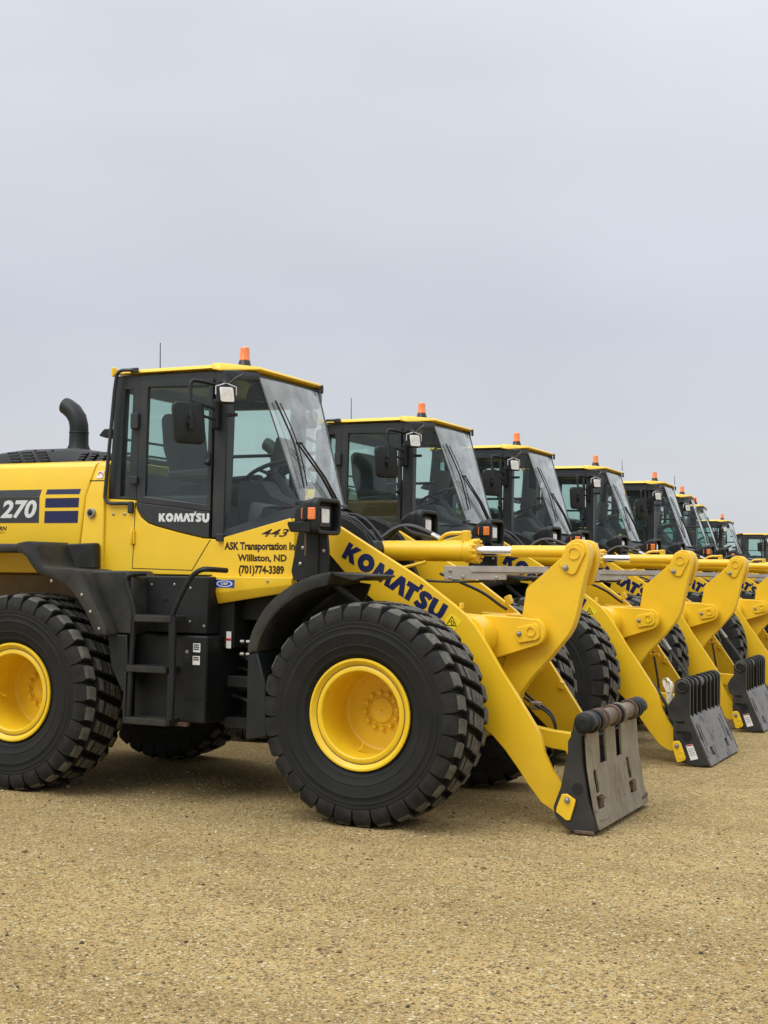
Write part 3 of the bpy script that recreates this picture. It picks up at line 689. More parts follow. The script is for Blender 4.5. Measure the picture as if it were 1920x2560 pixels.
    # doors (near side and far side)
    for s in (-1, 1):
        d = MB(); q = 0 if s < 0 else -.15
        o = [(-2.135, 2.165), (-2.118, 3.085), (-1.470, 3.07), (-1.475, 2.09)]; i = [(-2.062, 2.208), (-2.050, 3.035), (-1.505, 3.02), (-1.508, 2.140)]
        if s > 0: o = [(-2.30, 2.165), (-2.28, 3.085), (-1.50, 3.07), (-1.50, 2.09)]; i = [(-2.215, 2.25), (-2.20, 3.035), (-1.62, 3.02), (-1.625, 2.20)]
        d.ring(o, i, s * .738, s * .70)
        d.prism([(-2.135, 2.163), (-2.108, 2.105), (-2.07, 2.056), (-2.01, 2.014), (-1.945, 1.992), (-1.735, 1.943), (-1.525, 1.902), (-1.475, 1.898), (-1.475, 2.088)], s * .754, s * .70)
        dr = d.build('door' if s < 0 else 'side_window_frame', PIL, cab, bevel=.004)
        MB().prism(i, s * .722, s * .716).build('door_glass' if s < 0 else 'window_glass', GLS, dr, flat=True)
        if s < 0:
            word_obj('door_lettering', SILVER, dr, (-1.915, -.7545, 2.017), (1, 0, -.006), (0, 0, 1), .445, .062, (0, -1, 0))
        if s > 0:
            qg = MB(); qg.face([qg.V(p) for p in ((-1.505, s * .722, 1.955), (-1.50, s * .715, 3.075), (-1.248, s * .472, 3.085), (-.932, s * .362, 2.172))]); qg.build('front_side_glass', GLS, cab, flat=True)
            continue
        mb = MB(); mb.cyl((-1.49, s * .745, 2.47), (-1.49, s * .775, 2.44), .016, seg=10); mb.box(-1.505, -1.475, s * .755, s * .738, 2.43, 2.52); mb.build('door_handle', PIL, dr)
        for z0, z1 in ((2.72, 2.84), (2.30, 2.36)): MB().box(-2.19, -2.12, s * .765, s * .72, z0, z1).build('hinge', PIL, dr, bevel=.006)
        MB().prism([(-2.298, 2.215), (-2.228, 2.215), (-2.203, 3.03), (-2.272, 3.03)], s * .690, s * .685).build('quarter_glass', GLS, cab, flat=True)
        q = MB(); q.face([q.V(p) for p in ((-1.355, s * .722, 1.955), (-1.35, s * .715, 3.075), (-1.248, s * .472, 3.085), (-.932, s * .362, 2.172))]); q.build('front_side_glass', GLS, cab, flat=True)
    mb = MB(); mb.box(-2.372, -2.366, -.65, .65, 2.42, 3.02); mb.build('rear_window', GLS, cab, flat=True)
    rows = []
    for k in range(9):
        v = k / 8; row = []
        for j in range(13):
            u = j / 6 - 1; wd = .355 + (.468 - .355) * v
            row.append((-.93 - .315 * v + .035 * (1 - u * u) * .8, wd * u, 2.16 + .945 * v))
        rows.append(row)
    MB().grid(rows).build('windscreen', WSG, cab)
    def ws(f, v, off=.02):
        u = f * 2 - 1; wd = .355 + .113 * v
        return Vector((-.93 - .315 * v + .028 * (1 - u * u) + off, wd * u, 2.16 + .945 * v + off * .3))
    for f, v0, v1 in ((0.0, 0, 1), (1.0, 0, 1)):
        MB().tube([ws(f, v0, .002), ws(f, .5, .002), ws(f, v1, .002)], .006, 6).build('glass_seal', GREY_IN, cab)
    # roof
    rp = [(-2.375, -.745), (-1.42, -.745), (-1.236, -.478), (-1.236, .478), (-1.42, .745), (-2.375, .745)]
    roof = MB().prism(rp, 3.148, 3.176, lambda u, v, d: (u - (.02 if d > 3.17 and u > -2 else 0), v * (.972 if d > 3.17 else 1), d)).build('roof', YEL, cab, bevel=.006, seg=2)
    MB().prism([(x * .96 - .075, y * .9) for x, y in rp], 3.170, 3.186, lambda u, v, d: (u, v, d)).build('roof_crown', YEL, roof, bevel=.015, seg=2)
    for s in (-1, 1):
        MB().sweep([[(x, y, z0), (x, y, z0 + .012), (x - .016, y - s * .022, 3.186), (x - .03, y - s * .045, 3.186), (x - .03, y - s * .045, z0 + .01)] for x, y, z0 in ((-1.47, s * .757, 3.135), (-1.40, s * .757, 3.122), (-1.222, s * .482, 3.156))]).build('roof_visor', YEL, roof, bevel=.005)
        MB().box(-2.385, -2.36, s * .755, s * .70, 3.13, 3.20).build('roof_corner', YEL, roof, bevel=.006)
    MB().sweep([[(-1.222, y, 3.156), (-1.222, y, 3.168), (-1.240, y, 3.184), (-1.27, y, 3.184), (-1.27, y, 3.160)] for y in (-.478, .478)]).build('roof_front_edge', YEL, roof, bevel=.005)
    MB().box(-1.228, -1.205, .462, .488, 3.10, 3.172).build('edge_clip', PIL, roof, bevel=.008)
    for y in ():
        pass
    # interior
    st = MB(); back = [(-2.10, 2.35), (-2.19, 2.40), (-2.265, 2.62), (-2.29, 2.86), (-2.26, 2.90), (-2.20, 2.90), (-2.165, 2.84), (-2.13, 2.62), (-2.03, 2.42)]
    st.prism(back, -.235, .235); st.prism([(-2.17, 2.18), (-1.64, 2.18), (-1.60, 2.28), (-1.66, 2.345), (-2.10, 2.33), (-2.17, 2.26)], -.255, .255)
    st.build('seat', CLOTH, cab, bevel=.035, seg=2)
    MB().box(-2.12, -1.68, -.22, .22, 1.90, 2.185).build('seat_base', DARK_IN, cab, bevel=.02)
    for s in (-1, 1):
        MB().obox((-1.90, s * .36, 2.40), (.20, 0, .01), (0, .05, 0), (0, 0, .035)).build('armrest', DARK_IN, cab, bevel=.02)
    MB().box(-2.30, -1.55, -.62, -.42, 1.90, 2.22).build('side_console', DARK_IN, cab, bevel=.02)
    MB().box(-2.30, -1.55, .42, .62, 1.90, 2.30).build('side_console', DARK_IN, cab, bevel=.02)
    sw = MB(); c = Vector((-1.405, .02, 2.44)); n = Vector((-.40, 0, .92)).normalized(); ux = Vector((.92, 0, .40)).normalized(); uy_ = Vector((0, 1, 0))
    ringp = [c + (ux * math.cos(t * math.pi / 14) + uy_ * math.sin(t * math.pi / 14)) * .205 for t in range(29)]
    sw.tube(ringp, .016, 8, caps=False)
    for t in (0.5, 2.6, 4.7): sw.tube([c - n * .03, c + (ux * math.cos(t) + uy_ * math.sin(t)) * .2], [.02, .012], 6)
    sw.cyl(c - n * .06, c + n * .005, .05, seg=14); sw.build('steering_wheel', INK, cab)
    MB().tube([c - n * .05, c - n * .22 + Vector((.05, 0, 0)), (-1.18, .02, 2.05), (-1.12, .02, 1.9)], [.055, .07, .085, .09], 10).build('steering_column', DARK_IN, cab)
    mb = MB(); mb.sweep([[(-1.52, y, 2.30), (-1.50, y, 2.345), (-1.28, y, 2.345), (-1.20, y, 2.24), (-1.0, y, 2.17), (-.97, y, 2.12), (-1.0, y, 1.9), (-1.5, y, 1.9)] for y in (-.32, -.12)]); mb.build('dashboard', DARK_IN, cab, bevel=.02)
    mb = MB(); mb.sweep([[(-1.34, y, 2.06), (-1.32, y, 2.18), (-1.05, y, 2.14), (-.93, y, 2.10), (-.93, y, 1.95), (-1.34, y, 1.93)] for y in (-.45, .45)]); mb.build('dash_top', GREY_IN, cab, bevel=.03, seg=2)
    mb = MB()
    for k in range(9): mb.obox((-1.07 + k * .012, -.452, 2.085 - k * .004), (.0035, 0, 0), (0, .003, 0), (0, 0, .017))
    mb.build('air_vent', INK, cab)
    MB().obox((-1.50, .34, 2.60), (.075, .02, -.02), (-.005, .02, 0), (.035, 0, .13)).build('monitor', GREY_IN, cab, bevel=.02, seg=2)
    MB().tube([(-1.50, .34, 2.50), (-1.45, .34, 2.2)], .02, 8).build('monitor_stand', DARK_IN, cab)
    for s in (-1, 1):
        MB().tube([(-1.53, s * .60, 2.2), (-1.54, s * .55, 2.5), (-1.60, s * .5, 2.62)], [.02, .016, .025], 8).build('lever', INK, cab)
    MB().tube([(-2.30, .665, 2.63), (-1.52, .665, 2.63), (-1.45, .655, 2.63), (-1.12, .44, 2.63)], .015, 8).build('guard_rail', PIL, cab)
    for z in (2.555, 2.66): MB().tube([(-2.35, -.66, z), (-2.35, .66, z)], .010, 8).build('guard_rail', PIL, cab)
    MB().obox((-1.42, -.10, 3.035), (.09, 0, 0), (0, .12, 0), (.02, 0, .055)).build('sun_visor', DARK_IN, cab, bevel=.03, seg=2)
    # wipers
    wp = empty('wiper', cab)
    MB().tube([ws(.10, .82, .018), ws(.14, .62, .025), ws(.16, .47, .03), ws(.14, .3, .025), ws(.11, .13, .018)], .0075, 6, smooth=1).build('wiper_blade', INK, wp)
    MB().tube([ws(.13, .80, .032), ws(.17, .60, .042), ws(.18, .46, .045), ws(.17, .3, .042), ws(.15, .14, .028)], .005, 6, smooth=1).build('blade_frame', INK, wp)
    MB().tube([ws(.66, .02, .03), ws(.45, .22, .045), ws(.18, .46, .05)], [.013, .010, .007], 6).build('wiper_arm', INK, wp)
    MB().tube([ws(.74, .02, .03), ws(.52, .22, .045), ws(.24, .47, .05)], [.011, .009, .007], 6).build('wiper_arm', INK, wp)
    MB().obox(ws(.20, .475, .05), (.012, .03, 0), (0, .006, .0), (0, 0, .010)).build('wiper_link', INK, wp)
    # rear handrail on the cab corner
    for s in (-1, 1):
        y = s * .775
        MB().tube([(-2.16, s * .74, 3.165), (-2.20, y, 3.168), (-2.29, y, 3.168), (-2.325, y, 3.12), (-2.36, y, 2.7), (-2.40, y, 2.24), (-2.40, y, 2.19), (-2.36, y, 2.155), (-2.28, y, 2.155), (-2.19, y, 2.155), (-2.165, s * .76, 2.15)], .014, 8, smooth=1).build('cab_handrail', PIL, root)
        MB().box(-2.185, -2.14, s * .785, s * .752, 2.08, 2.17).build('rail_foot', PIL, root, bevel=.008)
        MB().box(-2.20, -2.13, s * .765, s * .745, 3.145, 3.185).build('rail_foot', PIL, root, bevel=.006)
    # mirrors
    for s in (-1, 1):
        mi = empty('side_mirror', root)
        c = Vector((-1.515, s * .985, 2.715)); wv = Vector((.055, s * -.085, 0)) if False else Vector((.088, -s * .075, 0)) ; wv = Vector((-.060, s * -.102, 0)) ; nv = Vector((.86, -.51 * s, 0)).normalized()
        wv = Vector((.058, s * -.112, 0)) if s < 0 else Vector((.058, -.112, 0))
        nv = Vector((wv.y, -wv.x, 0)).normalized(); 
        if nv.x < 0: nv = -nv
        fn = lambda u, v, d, c=c, wv=wv, nv=nv: c + wv * u + Vector((.0, 0, 1)) * v + nv * d + wv * (-.10 * v / .15)
        o = rrect(-1, 1, -.148, .148, .001); 
        o = [(max(-1, min(1, u)), v) for u, v in ([(-.75, -.148), (.75, -.148), (.95, -.125), (1, -.09), (1, .10), (.93, .135), (.72, .15), (-.72, .15), (-.93, .135), (-1, .10), (-1, -.09), (-.95, -.125)])]
        MB().prism(o, -.02, .03, fn).build('mirror_housing', BLK, mi, bevel=.02, seg=2)
        MB().prism([(u * .9, v * .9) for u, v in o], -.021, -.024, fn).build('mirror_glass', MIRR, mi, flat=True)
        kx = c + nv * .05
        if s < 0: MB().tube([(-1.40, s * .73, 3.01), (-1.43, s * .80, 3.02), (-1.50, s * .93, 3.035), (-1.52, s * .96, 3.02), (-1.515, s * .965, 2.95), (kx.x - .01, kx.y, 2.74)], .014, 8, smooth=1).build('mirror_arm', BLK, mi)
        if s > 0: MB().tube([(-1.56, .735, 2.80), (-1.54, .85, 2.78), (kx.x - .01, kx.y, 2.74)], .014, 8, smooth=1).build('mirror_arm', BLK, mi)
        for z in ((2.875, 2.795) if s < 0 else ()): MB().tube([(-1.40, s * .735, z - .055), (-1.43, s * .80, z - .03), (-1.51, s * .955, z)], .011, 8, smooth=1).build('mirror_arm', BLK, mi)
        mb = MB(); mb.tube([kx - nv * .03, kx + nv * .01], [.035, .03], 12); mb.tube([(kx.x, kx.y, kx.z - .045), (kx.x, kx.y, kx.z + .05)], .02, 10); mb.build('mirror_clamp', BLK, mi)
        MB().obox((-1.42 if s < 0 else -1.56, s * .76, 2.80), (.025, 0, 0), (0, .03, 0), (0, 0, .11)).build('arm_bracket', BLK, mi, bevel=.01)
        # work lamp
        wlm = empty('work_lamp', root)
        c = Vector((-1.265, s * .87, 2.925)) if s < 0 else Vector((-1.47, .84, 2.93)); f = Vector((.70, s * .70, -.05)).normalized(); sd_ = Vector((-f.y, f.x, 0)).normalized(); u_ = Vector((0, 0, 1)) + sd_ * -.12
        fn = lambda u, v, d, c=c, f=f, sd_=sd_, u_=u_: c + sd_ * u + u_ * v + f * d
        MB().prism(rrect(-.062, .062, -.065, .065, .018), -.07, 0, fn).build('lamp_housing', BLK, wlm, bevel=.01)
        MB().prism(rrect(-.050, .050, -.052, .052, .014), .0002, .006, fn).build('lamp_lens', LENSW, wlm, bevel=.004)
        MB().tube([c - f * .03 + sd_ * .075 + Vector((0, 0, .0)), c - f * .03 + sd_ * .075 + Vector((0, 0, .06)), c - f * .03 + Vector((0, 0, .085)), c - f * .03 - sd_ * .075 + Vector((0, 0, .06)), c - f * .03 - sd_ * .075 + Vector((0, 0, .0))], .005, 6).build('lamp_bracket', SILVER, wlm)
        MB().tube([c - f * .03 + Vector((0, 0, .075)), (-1.34 if s < 0 else -1.50, s * .80, 3.03), (-1.40 if s < 0 else -1.54, s * .735, 3.03)], .018, 8).build('lamp_mount', BLK, wlm)
        if s < 0: MB().tube([c - f * .05 + Vector((0, 0, .05)), (-1.25, s * .80, 3.05), (-1.25, s * .70, 3.09), (-1.30, s * .6, 3.12)], .007, 6, smooth=1).build('lamp_cable', HOSE, wlm)
        MB().obox((-1.29, s * .77, 2.79), (.05, 0, 0), (0, .012, 0), (0, 0, .012)).build('mount_tab', BLK, wlm)
    # beacon
    bc = empty('beacon', root, (-1.40, -.42, 3.196))
    MB().lathe([(.055, -.006), (.055, .008), (.047, .022), (.042, .046), (.040, .050)], seg=20, axis='z').build('beacon_base', INK, bc)
    MB().lathe([(.041, .050), (.041, .060), (.038, .066), (.0365, .128), (.031, .147), (.018, .157), (.0, .159)], seg=20, axis='z').build('beacon_lens', AMBER, bc)
    MB().tube([(0, -.04, .01), (.03, -.12, -.02), (.06, -.25, -.06), (.04, -.33, -.10)], .004, 5, smooth=1).build('beacon_cable', HOSE, bc)
    MB().tube([(-2.22, -.35, 3.18), (-2.22, -.35, 3.25), (-2.222, -.352, 3.445)], [.006, .0045, .0035], 5).build('antenna', HOSE, root)
    # rear lamp pod behind the cab
    MB().prism([(-2.52, 2.685), (-2.47, 2.735), (-2.40, 2.735), (-2.40, 2.68), (-2.46, 2.665)], -.72, -.58).build('rear_work_lamp', BLK, root, bevel=.008)
    # ---- headlamps on their posts, front fenders
    for s in (-1, 1):
        hl = empty('headlight', root)
        post = [(-.70, 1.60), (-.72, 1.66), (-.668, 1.935), (-.445, 1.93), (-.432, 1.80), (-.435, 1.60)]
        pm = MB(); pm.prism(post, s * .85, s * .82); pm.box(-.62, -.585, s * .852, s * .8505, 1.77, 1.93)
        pm.build('lamp_post', BLK, hl, bevel=.006)
        MB().box(-.617, -.603, s * .8535, s * .852, 1.77, 1.925).build('post_slot', TANK, hl, flat=True)
        MB().prism([(-.60, 1.62), (-.60, 1.93), (-.50, 1.93), (-.50, 1.62)], s * .865, s * .84).build('post_rib', FRM, hl, bevel=.006)
        mb = MB()
        for x, z in ((-.628, 1.825), (-.461, 1.806), (-.647, 1.714)): mb.lathe([(.013, s * .85), (.013, s * .858), (.006, s * .862)], c=(x, 0, z), seg=8)
        mb.build('bolt', STEEL, hl)
        yo, yi = s * 1.035, s * .69
        hs = MB()
        def sec(x, a, b, z0, z1): return [(x, a, z0), (x, a, z1 - .02), (x, a - s * .02, z1), (x, b + s * .02, z1), (x, b, z1 - .02), (x, b, z0)]
        hs.sweep([sec(-.632, s * .97, s * .72, 1.945, 2.06), sec(-.60, s * 1.02, s * .70, 1.932, 2.100), sec(-.52, yo, yi, 1.925, 2.150), sec(-.47, yo, yi, 1.925, 2.158)])
        hs.build('headlight_housing', BLK, hl, bevel=.012, seg=2)
        rr_o = [(s * y, z) for y, z in rrect(.685, 1.04, 1.915, 2.168, .05)]; rr_i = [(s * y, z) for y, z in rrect(.715, 1.008, 1.945, 2.138, .035)]
        MB().ring(rr_o, rr_i, -.475, -.415, lambda u, v, d: (d, u, v)).build('headlight_bezel', BLK, hl, bevel=.012, seg=2)
        MB().prism([(s * y, z) for y, z in rrect(.79, .955, 1.965, 2.118, .025)], -.469, -.445, lambda u, v, d: (d, u, v)).build('lamp_surround', INK, hl, bevel=.006)
        MB().prism([(s * y, z) for y, z in rrect(.825, .935, 1.995, 2.095, .012)], -.4448, -.436, lambda u, v, d: (d, u, v)).build('headlight_lens', LENSW, hl, bevel=.005)
        ti = MB(); ti.box(-.540, -.525, s * 1.050, s * 1.028, 2.016, 2.094); ti.box(-.490, -.430, s * 1.052, s * 1.028, 2.014, 2.096); ti.build('turn_signal', AMBER, hl, bevel=.006)
        MB().box(-.526, -.489, s * 1.056, s * 1.030, 2.010, 2.100).build('signal_divider', BLK, hl, bevel=.004)
        MB().prism([(-.650, 1.985), (-.648, 2.0), (-.47, 2.005), (-.47, 1.925), (-.625, 1.930)], s * 1.048, s * 1.030).build('housing_step', BLK, hl, bevel=.008)
        # fender
        outp = sm([(-.845, 1.10), (-.832, 1.19), (-.79, 1.30), (-.705, 1.425), (-.60, 1.515), (-.48, 1.588), (-.34, 1.640), (-.208, 1.662)], 1)
        inp = sm([(-.765, 1.113), (-.75, 1.18), (-.70, 1.285), (-.615, 1.385), (-.50, 1.475), (-.36, 1.54), (-.235, 1.570)], 1)
        ff = MB().prism(outp + inp[::-1], s * 1.222, s * .74).build('front_fender', BLK_DUST, root, bevel=.014, seg=2)
        MB().prism([(-.845, .52), (-.68, .548), (-.70, .9), (-.765, 1.108), (-.84, 1.10)], s * 1.215, s * .80).build('mud_flap', BLK, ff, bevel=.008)
        MB().prism([(-.21, 1.655), (.04, 1.645), (.045, 1.632), (-.06, 1.605), (-.215, 1.64)], s * 1.19, s * .76).build('fender_tip', BLK_DUST, ff, bevel=.004)
        MB().prism([(-.80, 1.2), (-.3, 1.60), (-.15, 1.58), (-.3, 1.2), (-.4, .9), (-.78, .9)], s * .755, s * .735).build('fender_back', BLK, ff)
        MB().tube([(-.30, s * 1.0, 1.58), (-.18, s * .85, 1.44), (-.14, s * .76, 1.38)], .022, 8).build('fender_stay', HOSE_GREY, ff)
    # ---- boom
    arm = [(-.70, 1.90), (-.69, 1.97), (-.62, 2.015), (-.55, 2.005), (-.497, 1.978), (-.225, 1.822), (.132, 1.621), (.38, 1.448), (.475, 1.375), (.542, 1.303), (.623, 1.183), (.728, 1.018), (.859, .831), (.975, .659), (1.013, .59), (1.039, .485), (1.09, .382), (1.153, .293), (1.25, .235), (1.27, .16), (1.22, .108), (1.105, .112), (1.017, .164), (.915, .286), (.851, .376), (.76, .489), (.681, .568), (.616, .624), (.52, .72), (.44, .86), (.33, .98), (.12, 1.16), (-.219, 1.454), (-.38, 1.574), (-.597, 1.794)]
    bm_ = MB()
    for s in (-1, 1): bm_.prism(arm, s * .53, s * .487)
    boom = bm_.build('boom', YEL_ARM, root, bevel=.004)
    mb = MB(); mb.lathe([(.155, -.487), (.155, .487)], c=(.44, 0, 1.22), seg=32)
    mb.build('boom_cross_tube', YEL_ARM, boom, bevel=.004)
    for s in (-1, 1):
        MB().prism([(.30, 1.384), (.42, 1.376), (.775, 1.364), (.85, 1.355)] + arc(.842, 1.265, .098, 78, -62, 9) + [(.578, 1.076), (.45, 1.06), (.32, 1.10)], s * .245, s * .185).build('lever_bracket', YEL_ARM, boom, bevel=.005)
        MB().prism([(.726, 1.256), (.735, 1.285), (.75, 1.298), (.872, 1.328), (.892, 1.31), (.906, 1.245), (.896, 1.222), (.876, 1.211), (.755, 1.188), (.742, 1.20)], s * .2455, s * .262).build('pin_keeper', YEL_ARM, boom, bevel=.004)
        mb = MB(); mb.lathe([(.036, s * .262), (.036, s * .270), (.026, s * .270), (.026, s * .2625)], c=(.842, 0, 1.272), seg=24, closed=True); mb.build('pin_ring', YEL_ARM, boom)
        MB().lathe([(.020, s * .262), (.020, s * .266), (.014, s * .266), (.014, s * .278), (.010, s * .280)], c=(.757, 0, 1.253), seg=6).build('bolt', STEEL, boom)
    du = Vector((.767, 0, -.435)).normalized(); dv = Vector((.435, 0, .767)).normalized()
    word_obj('boom_lettering', NAVY, boom, (-.493, -.5305, 1.768), du, dv, .885, .124, (0, -1, 0))
    wd_ = MB().prism([(.357, 1.392), (.444, 1.338), (.366, 1.246), (.292, 1.305)], -.5305, -.532).build('warning_sticker', WARN, boom, flat=True)
    tri = [(.368, 1.372), (.405, 1.300), (.322, 1.305)]; cxx = sum(p[0] for p in tri) / 3; czz = sum(p[1] for p in tri) / 3
    MB().ring(tri, [(cxx + (x - cxx) * .78, czz + (z - czz) * .78) for x, z in tri], -.5322, -.533).build('warning_triangle', INK, wd_, flat=True)
    mb = MB(); mb.prism([(.362, 1.343), (.371, 1.343), (.371, 1.334), (.362, 1.334)], -.5322, -.533); mb.prism(stroke([(.350, 1.331), (.368, 1.328), (.364, 1.313), (.376, 1.306)], .006), -.5322, -.533); mb.prism(stroke([(.382, 1.334), (.380, 1.306)], .005), -.5322, -.533); mb.build('warning_pictogram', INK, wd_, flat=True)
    MB().box(.40, .42, -.485, -.44, 1.42, 1.46).build('hose_clip', YEL_ARM, boom, bevel=.004)
    MB().obox((.825, .47, .852), (.02, 0, -.01), (0, .015, 0), (.01, 0, .025)).build('stop_block', YEL_ARM, boom, bevel=.004)
    MB().obox((.42, .44, 1.47), (.02, 0, .01), (0, .03, 0), (-.01, 0, .03)).build('hose_clip', YEL_ARM, boom, bevel=.004)
    # bell crank and link
    lev = [(1.013, 1.779), (1.064, 1.879), (1.09, 1.90), (1.128, 1.911), (1.165, 1.902), (1.193, 1.88), (1.216, 1.824), (1.213, 1.75), (1.182, 1.644), (1.126, 1.371), (1.10, 1.30), (1.069, 1.245), (.953, 1.104), (.823, .961), (.73, .84), (.70, .72), (.66, .66), (.60, .68), (.575, .78), (.58, .99), (.66, 1.2), (.733, 1.373), (.764, 1.562)]
    cr = MB().prism(lev, -.14, -.045).build('bell_crank', YEL_ARM, root, bevel=.006)
    mb = MB(); mb.prism([(1.013, 1.779), (1.064, 1.879), (1.09, 1.90), (1.128, 1.911), (1.165, 1.902), (1.193, 1.88), (1.216, 1.824), (1.213, 1.75), (1.17, 1.60), (.80, 1.52), (.764, 1.562)], .06, .14); mb.cyl((1.116, -.13, 1.817), (1.116, .16, 1.817), .085, seg=28); mb.build('crank_fork', YEL_ARM, cr, bevel=.005)
    MB().cyl((.842, -.18, 1.265), (.842, .18, 1.265), .07, seg=24).build('crank_pivot', YEL_ARM, cr)
    MB().prism([(1.0, 1.735), (1.045, 1.829), (1.065, 1.865), (1.10, 1.885), (1.15, 1.88), (1.18, 1.86), (1.193, 1.818), (1.124, 1.674), (1.10, 1.662), (1.053, 1.676)], -.1405, -.156).build('pin_keeper', YEL_ARM, cr, bevel=.004)
    MB().lathe([(.044, -.156), (.044, -.164), (.034, -.164), (.034, -.1565)], c=(1.112, 0, 1.812), seg=28, closed=True).build('pin_ring', YEL_ARM, cr)
    MB().lathe([(.023, -.156), (.023, -.160), (.016, -.160), (.016, -.174), (.012, -.176)], c=(1.054, 0, 1.711), seg=6).build('bolt', STEEL, cr)
    MB().prism([(.56, .70), (.62, .74), (.72, .635), (.80, .598), (.92, .578), (1.056, .567), (1.20, .56), (1.25, .52), (1.22, .45), (1.12, .31), (1.06, .33), (1.025, .443), (.92, .455), (.847, .475), (.66, .56)], -.04, .04).build('bucket_link', YEL_ARM, root, bevel=.005)
    # tilt cylinder
    tcx = empty('tilt_cylinder', root)
    ya, za = .012, 1.826
    mb = MB(); mb.lathe([(.06, -.52), (.075, -.40), (.0755, -.02), (.077, -.01), (.077, .24), (.085, .25), (.087, .32), (.070, .335), (.05, .338)], c=(0, ya, za), seg=36, axis='x')
    for k in range(12):
        a = k * math.pi / 6; mb.cyl((.30, ya + .079 * math.cos(a), za + .079 * math.sin(a)), (.352, ya + .079 * math.cos(a), za + .079 * math.sin(a)), .011, seg=6)
    mb.build('cylinder_barrel', YEL_ARM, tcx)
    MB().cyl((.33, ya, za), (.605, ya, za), .036, seg=24).build('piston_rod', CHROME, tcx)
    mb = MB(); mb.lathe([(.036, .60), (.0425, .603), (.0425, 1.09)], c=(0, ya, za), seg=24, axis='x'); mb.cyl((1.116, -.035, 1.817), (1.116, .05, 1.817), .07, seg=24); mb.build('rod_sleeve', YEL_ARM, tcx)
    MB().tube([(.04, ya - .02, 1.90), (.06, ya - .02, 1.925), (.11, ya - .02, 1.955), (.24, ya - .02, 1.957)], .014, 8, smooth=1).build('oil_pipe', YEL_ARM, tcx)
    MB().obox((.255, ya - .02, 1.93), (.028, 0, 0), (0, .03, 0), (0, 0, .045)).build('port_block', YEL_ARM, tcx, bevel=.008)
    MB().tube([(-.35, ya - .05, 1.70), (-.25, ya - .05, 1.695), (-.10, ya - .05, 1.730), (-.05, ya - .05, 1.745)], .013, 8, smooth=1).build('oil_pipe', YEL_ARM, tcx)
    for k, dz in enumerate((0, .05)):
        MB().tube([(-.42 + dz, ya - .03 + dz, 1.92), (-.32 + dz, ya, 2.0 + dz * .5), (-.2, ya, 2.015 - dz), (-.08, ya, 1.975 - dz * .7), (.02, ya, 1.93 - dz * .4)], .017, 8, smooth=2).build('hose', HOSE, tcx)
    MB().tube([(-.02, ya - .01, 1.945), (.045, ya - .015, 1.915)], .02, 8).build('hose_end', STEEL, tcx)
    MB().prism([(.13, 1.716), (.33, 1.716), (.34, 1.700), (.86, 1.692), (.86, 1.668), (.61, 1.662), (.606, 1.622), (.13, 1.616)], -.125, -.105).build('position_bar', BAR, root, bevel=.003)
    mb = MB(); mb.prism(rect(.34, .92, 1.675, 1.712), -.135, -.1255); mb.box(.34, .92, -.135, -.08, 1.7125, 1.718); mb.build('position_rod', BAR, root, bevel=.002)
    mb = MB()
    for x, z in ((.18, 1.682), (.18, 1.63), (.28, 1.64), (.535, 1.635)): mb.lathe([(.012, -.125), (.012, -.133), (.006, -.135)], c=(x, 0, z), seg=8)
    mb.build('bolt', STEEL, root)
    # hoses inside the boom
    MB().tube([(-.10, .35, 1.66), (.08, .30, 1.60), (.28, .30, 1.52), (.38, .36, 1.43), (.42, .40, 1.40)], .012, 8, smooth=2).build('hose', HOSE, root)
    MB().tube([(-.12, -.3, 1.63), (.1, -.2, 1.60), (.3, -.1, 1.605), (.5, -.05, 1.61)], .009, 8, smooth=2).build('hose', HOSE, root)
    # electric loom over the tower
    for k in range(2):
        MB().tube([(-.95, -.05 + k * .2, 2.05), (-.78, -.05 + k * .2, 2.10 + .02 * k), (-.64, -.04 + k * .18, 2.07), (-.54, -.03 + k * .15, 1.98), (-.44, -.02 + k * .10, 1.88)], .012, 7, smooth=2).build('hose', HOSE, root)
    for s in (-1, 1):
        MB().tube([(-.86, s * .30, 2.072), (-.74, s * .30, 2.093), (-.628, s * .30, 2.078), (-.513, s * .30, 2.034), (-.413, s * .30, 1.957), (-.342, s * .30, 1.85), (-.297, s * .30, 1.72)], .010, 6, smooth=1).build('tower_edge', BLK, root)
    MB().lathe([(.055, -.3302), (.055, -.345), (.045, -.35), (.02, -.35)], c=(-.42, .66, 1.86), seg=20).build('boss', FRM, root)
    # lift cylinders
    for s in (-1, 1):
        lc = empty('lift_cylinder', root)
        MB().cyl((-.75, s * .41, .95), (-.05, s * .41, 1.05), .06, seg=20).build('cylinder_barrel', YEL_ARM, lc)
        MB().cyl((-.05, s * .41, 1.05), (.30, s * .41, 1.10), .034, seg=18).build('piston_rod', CHROME, lc)
    return root

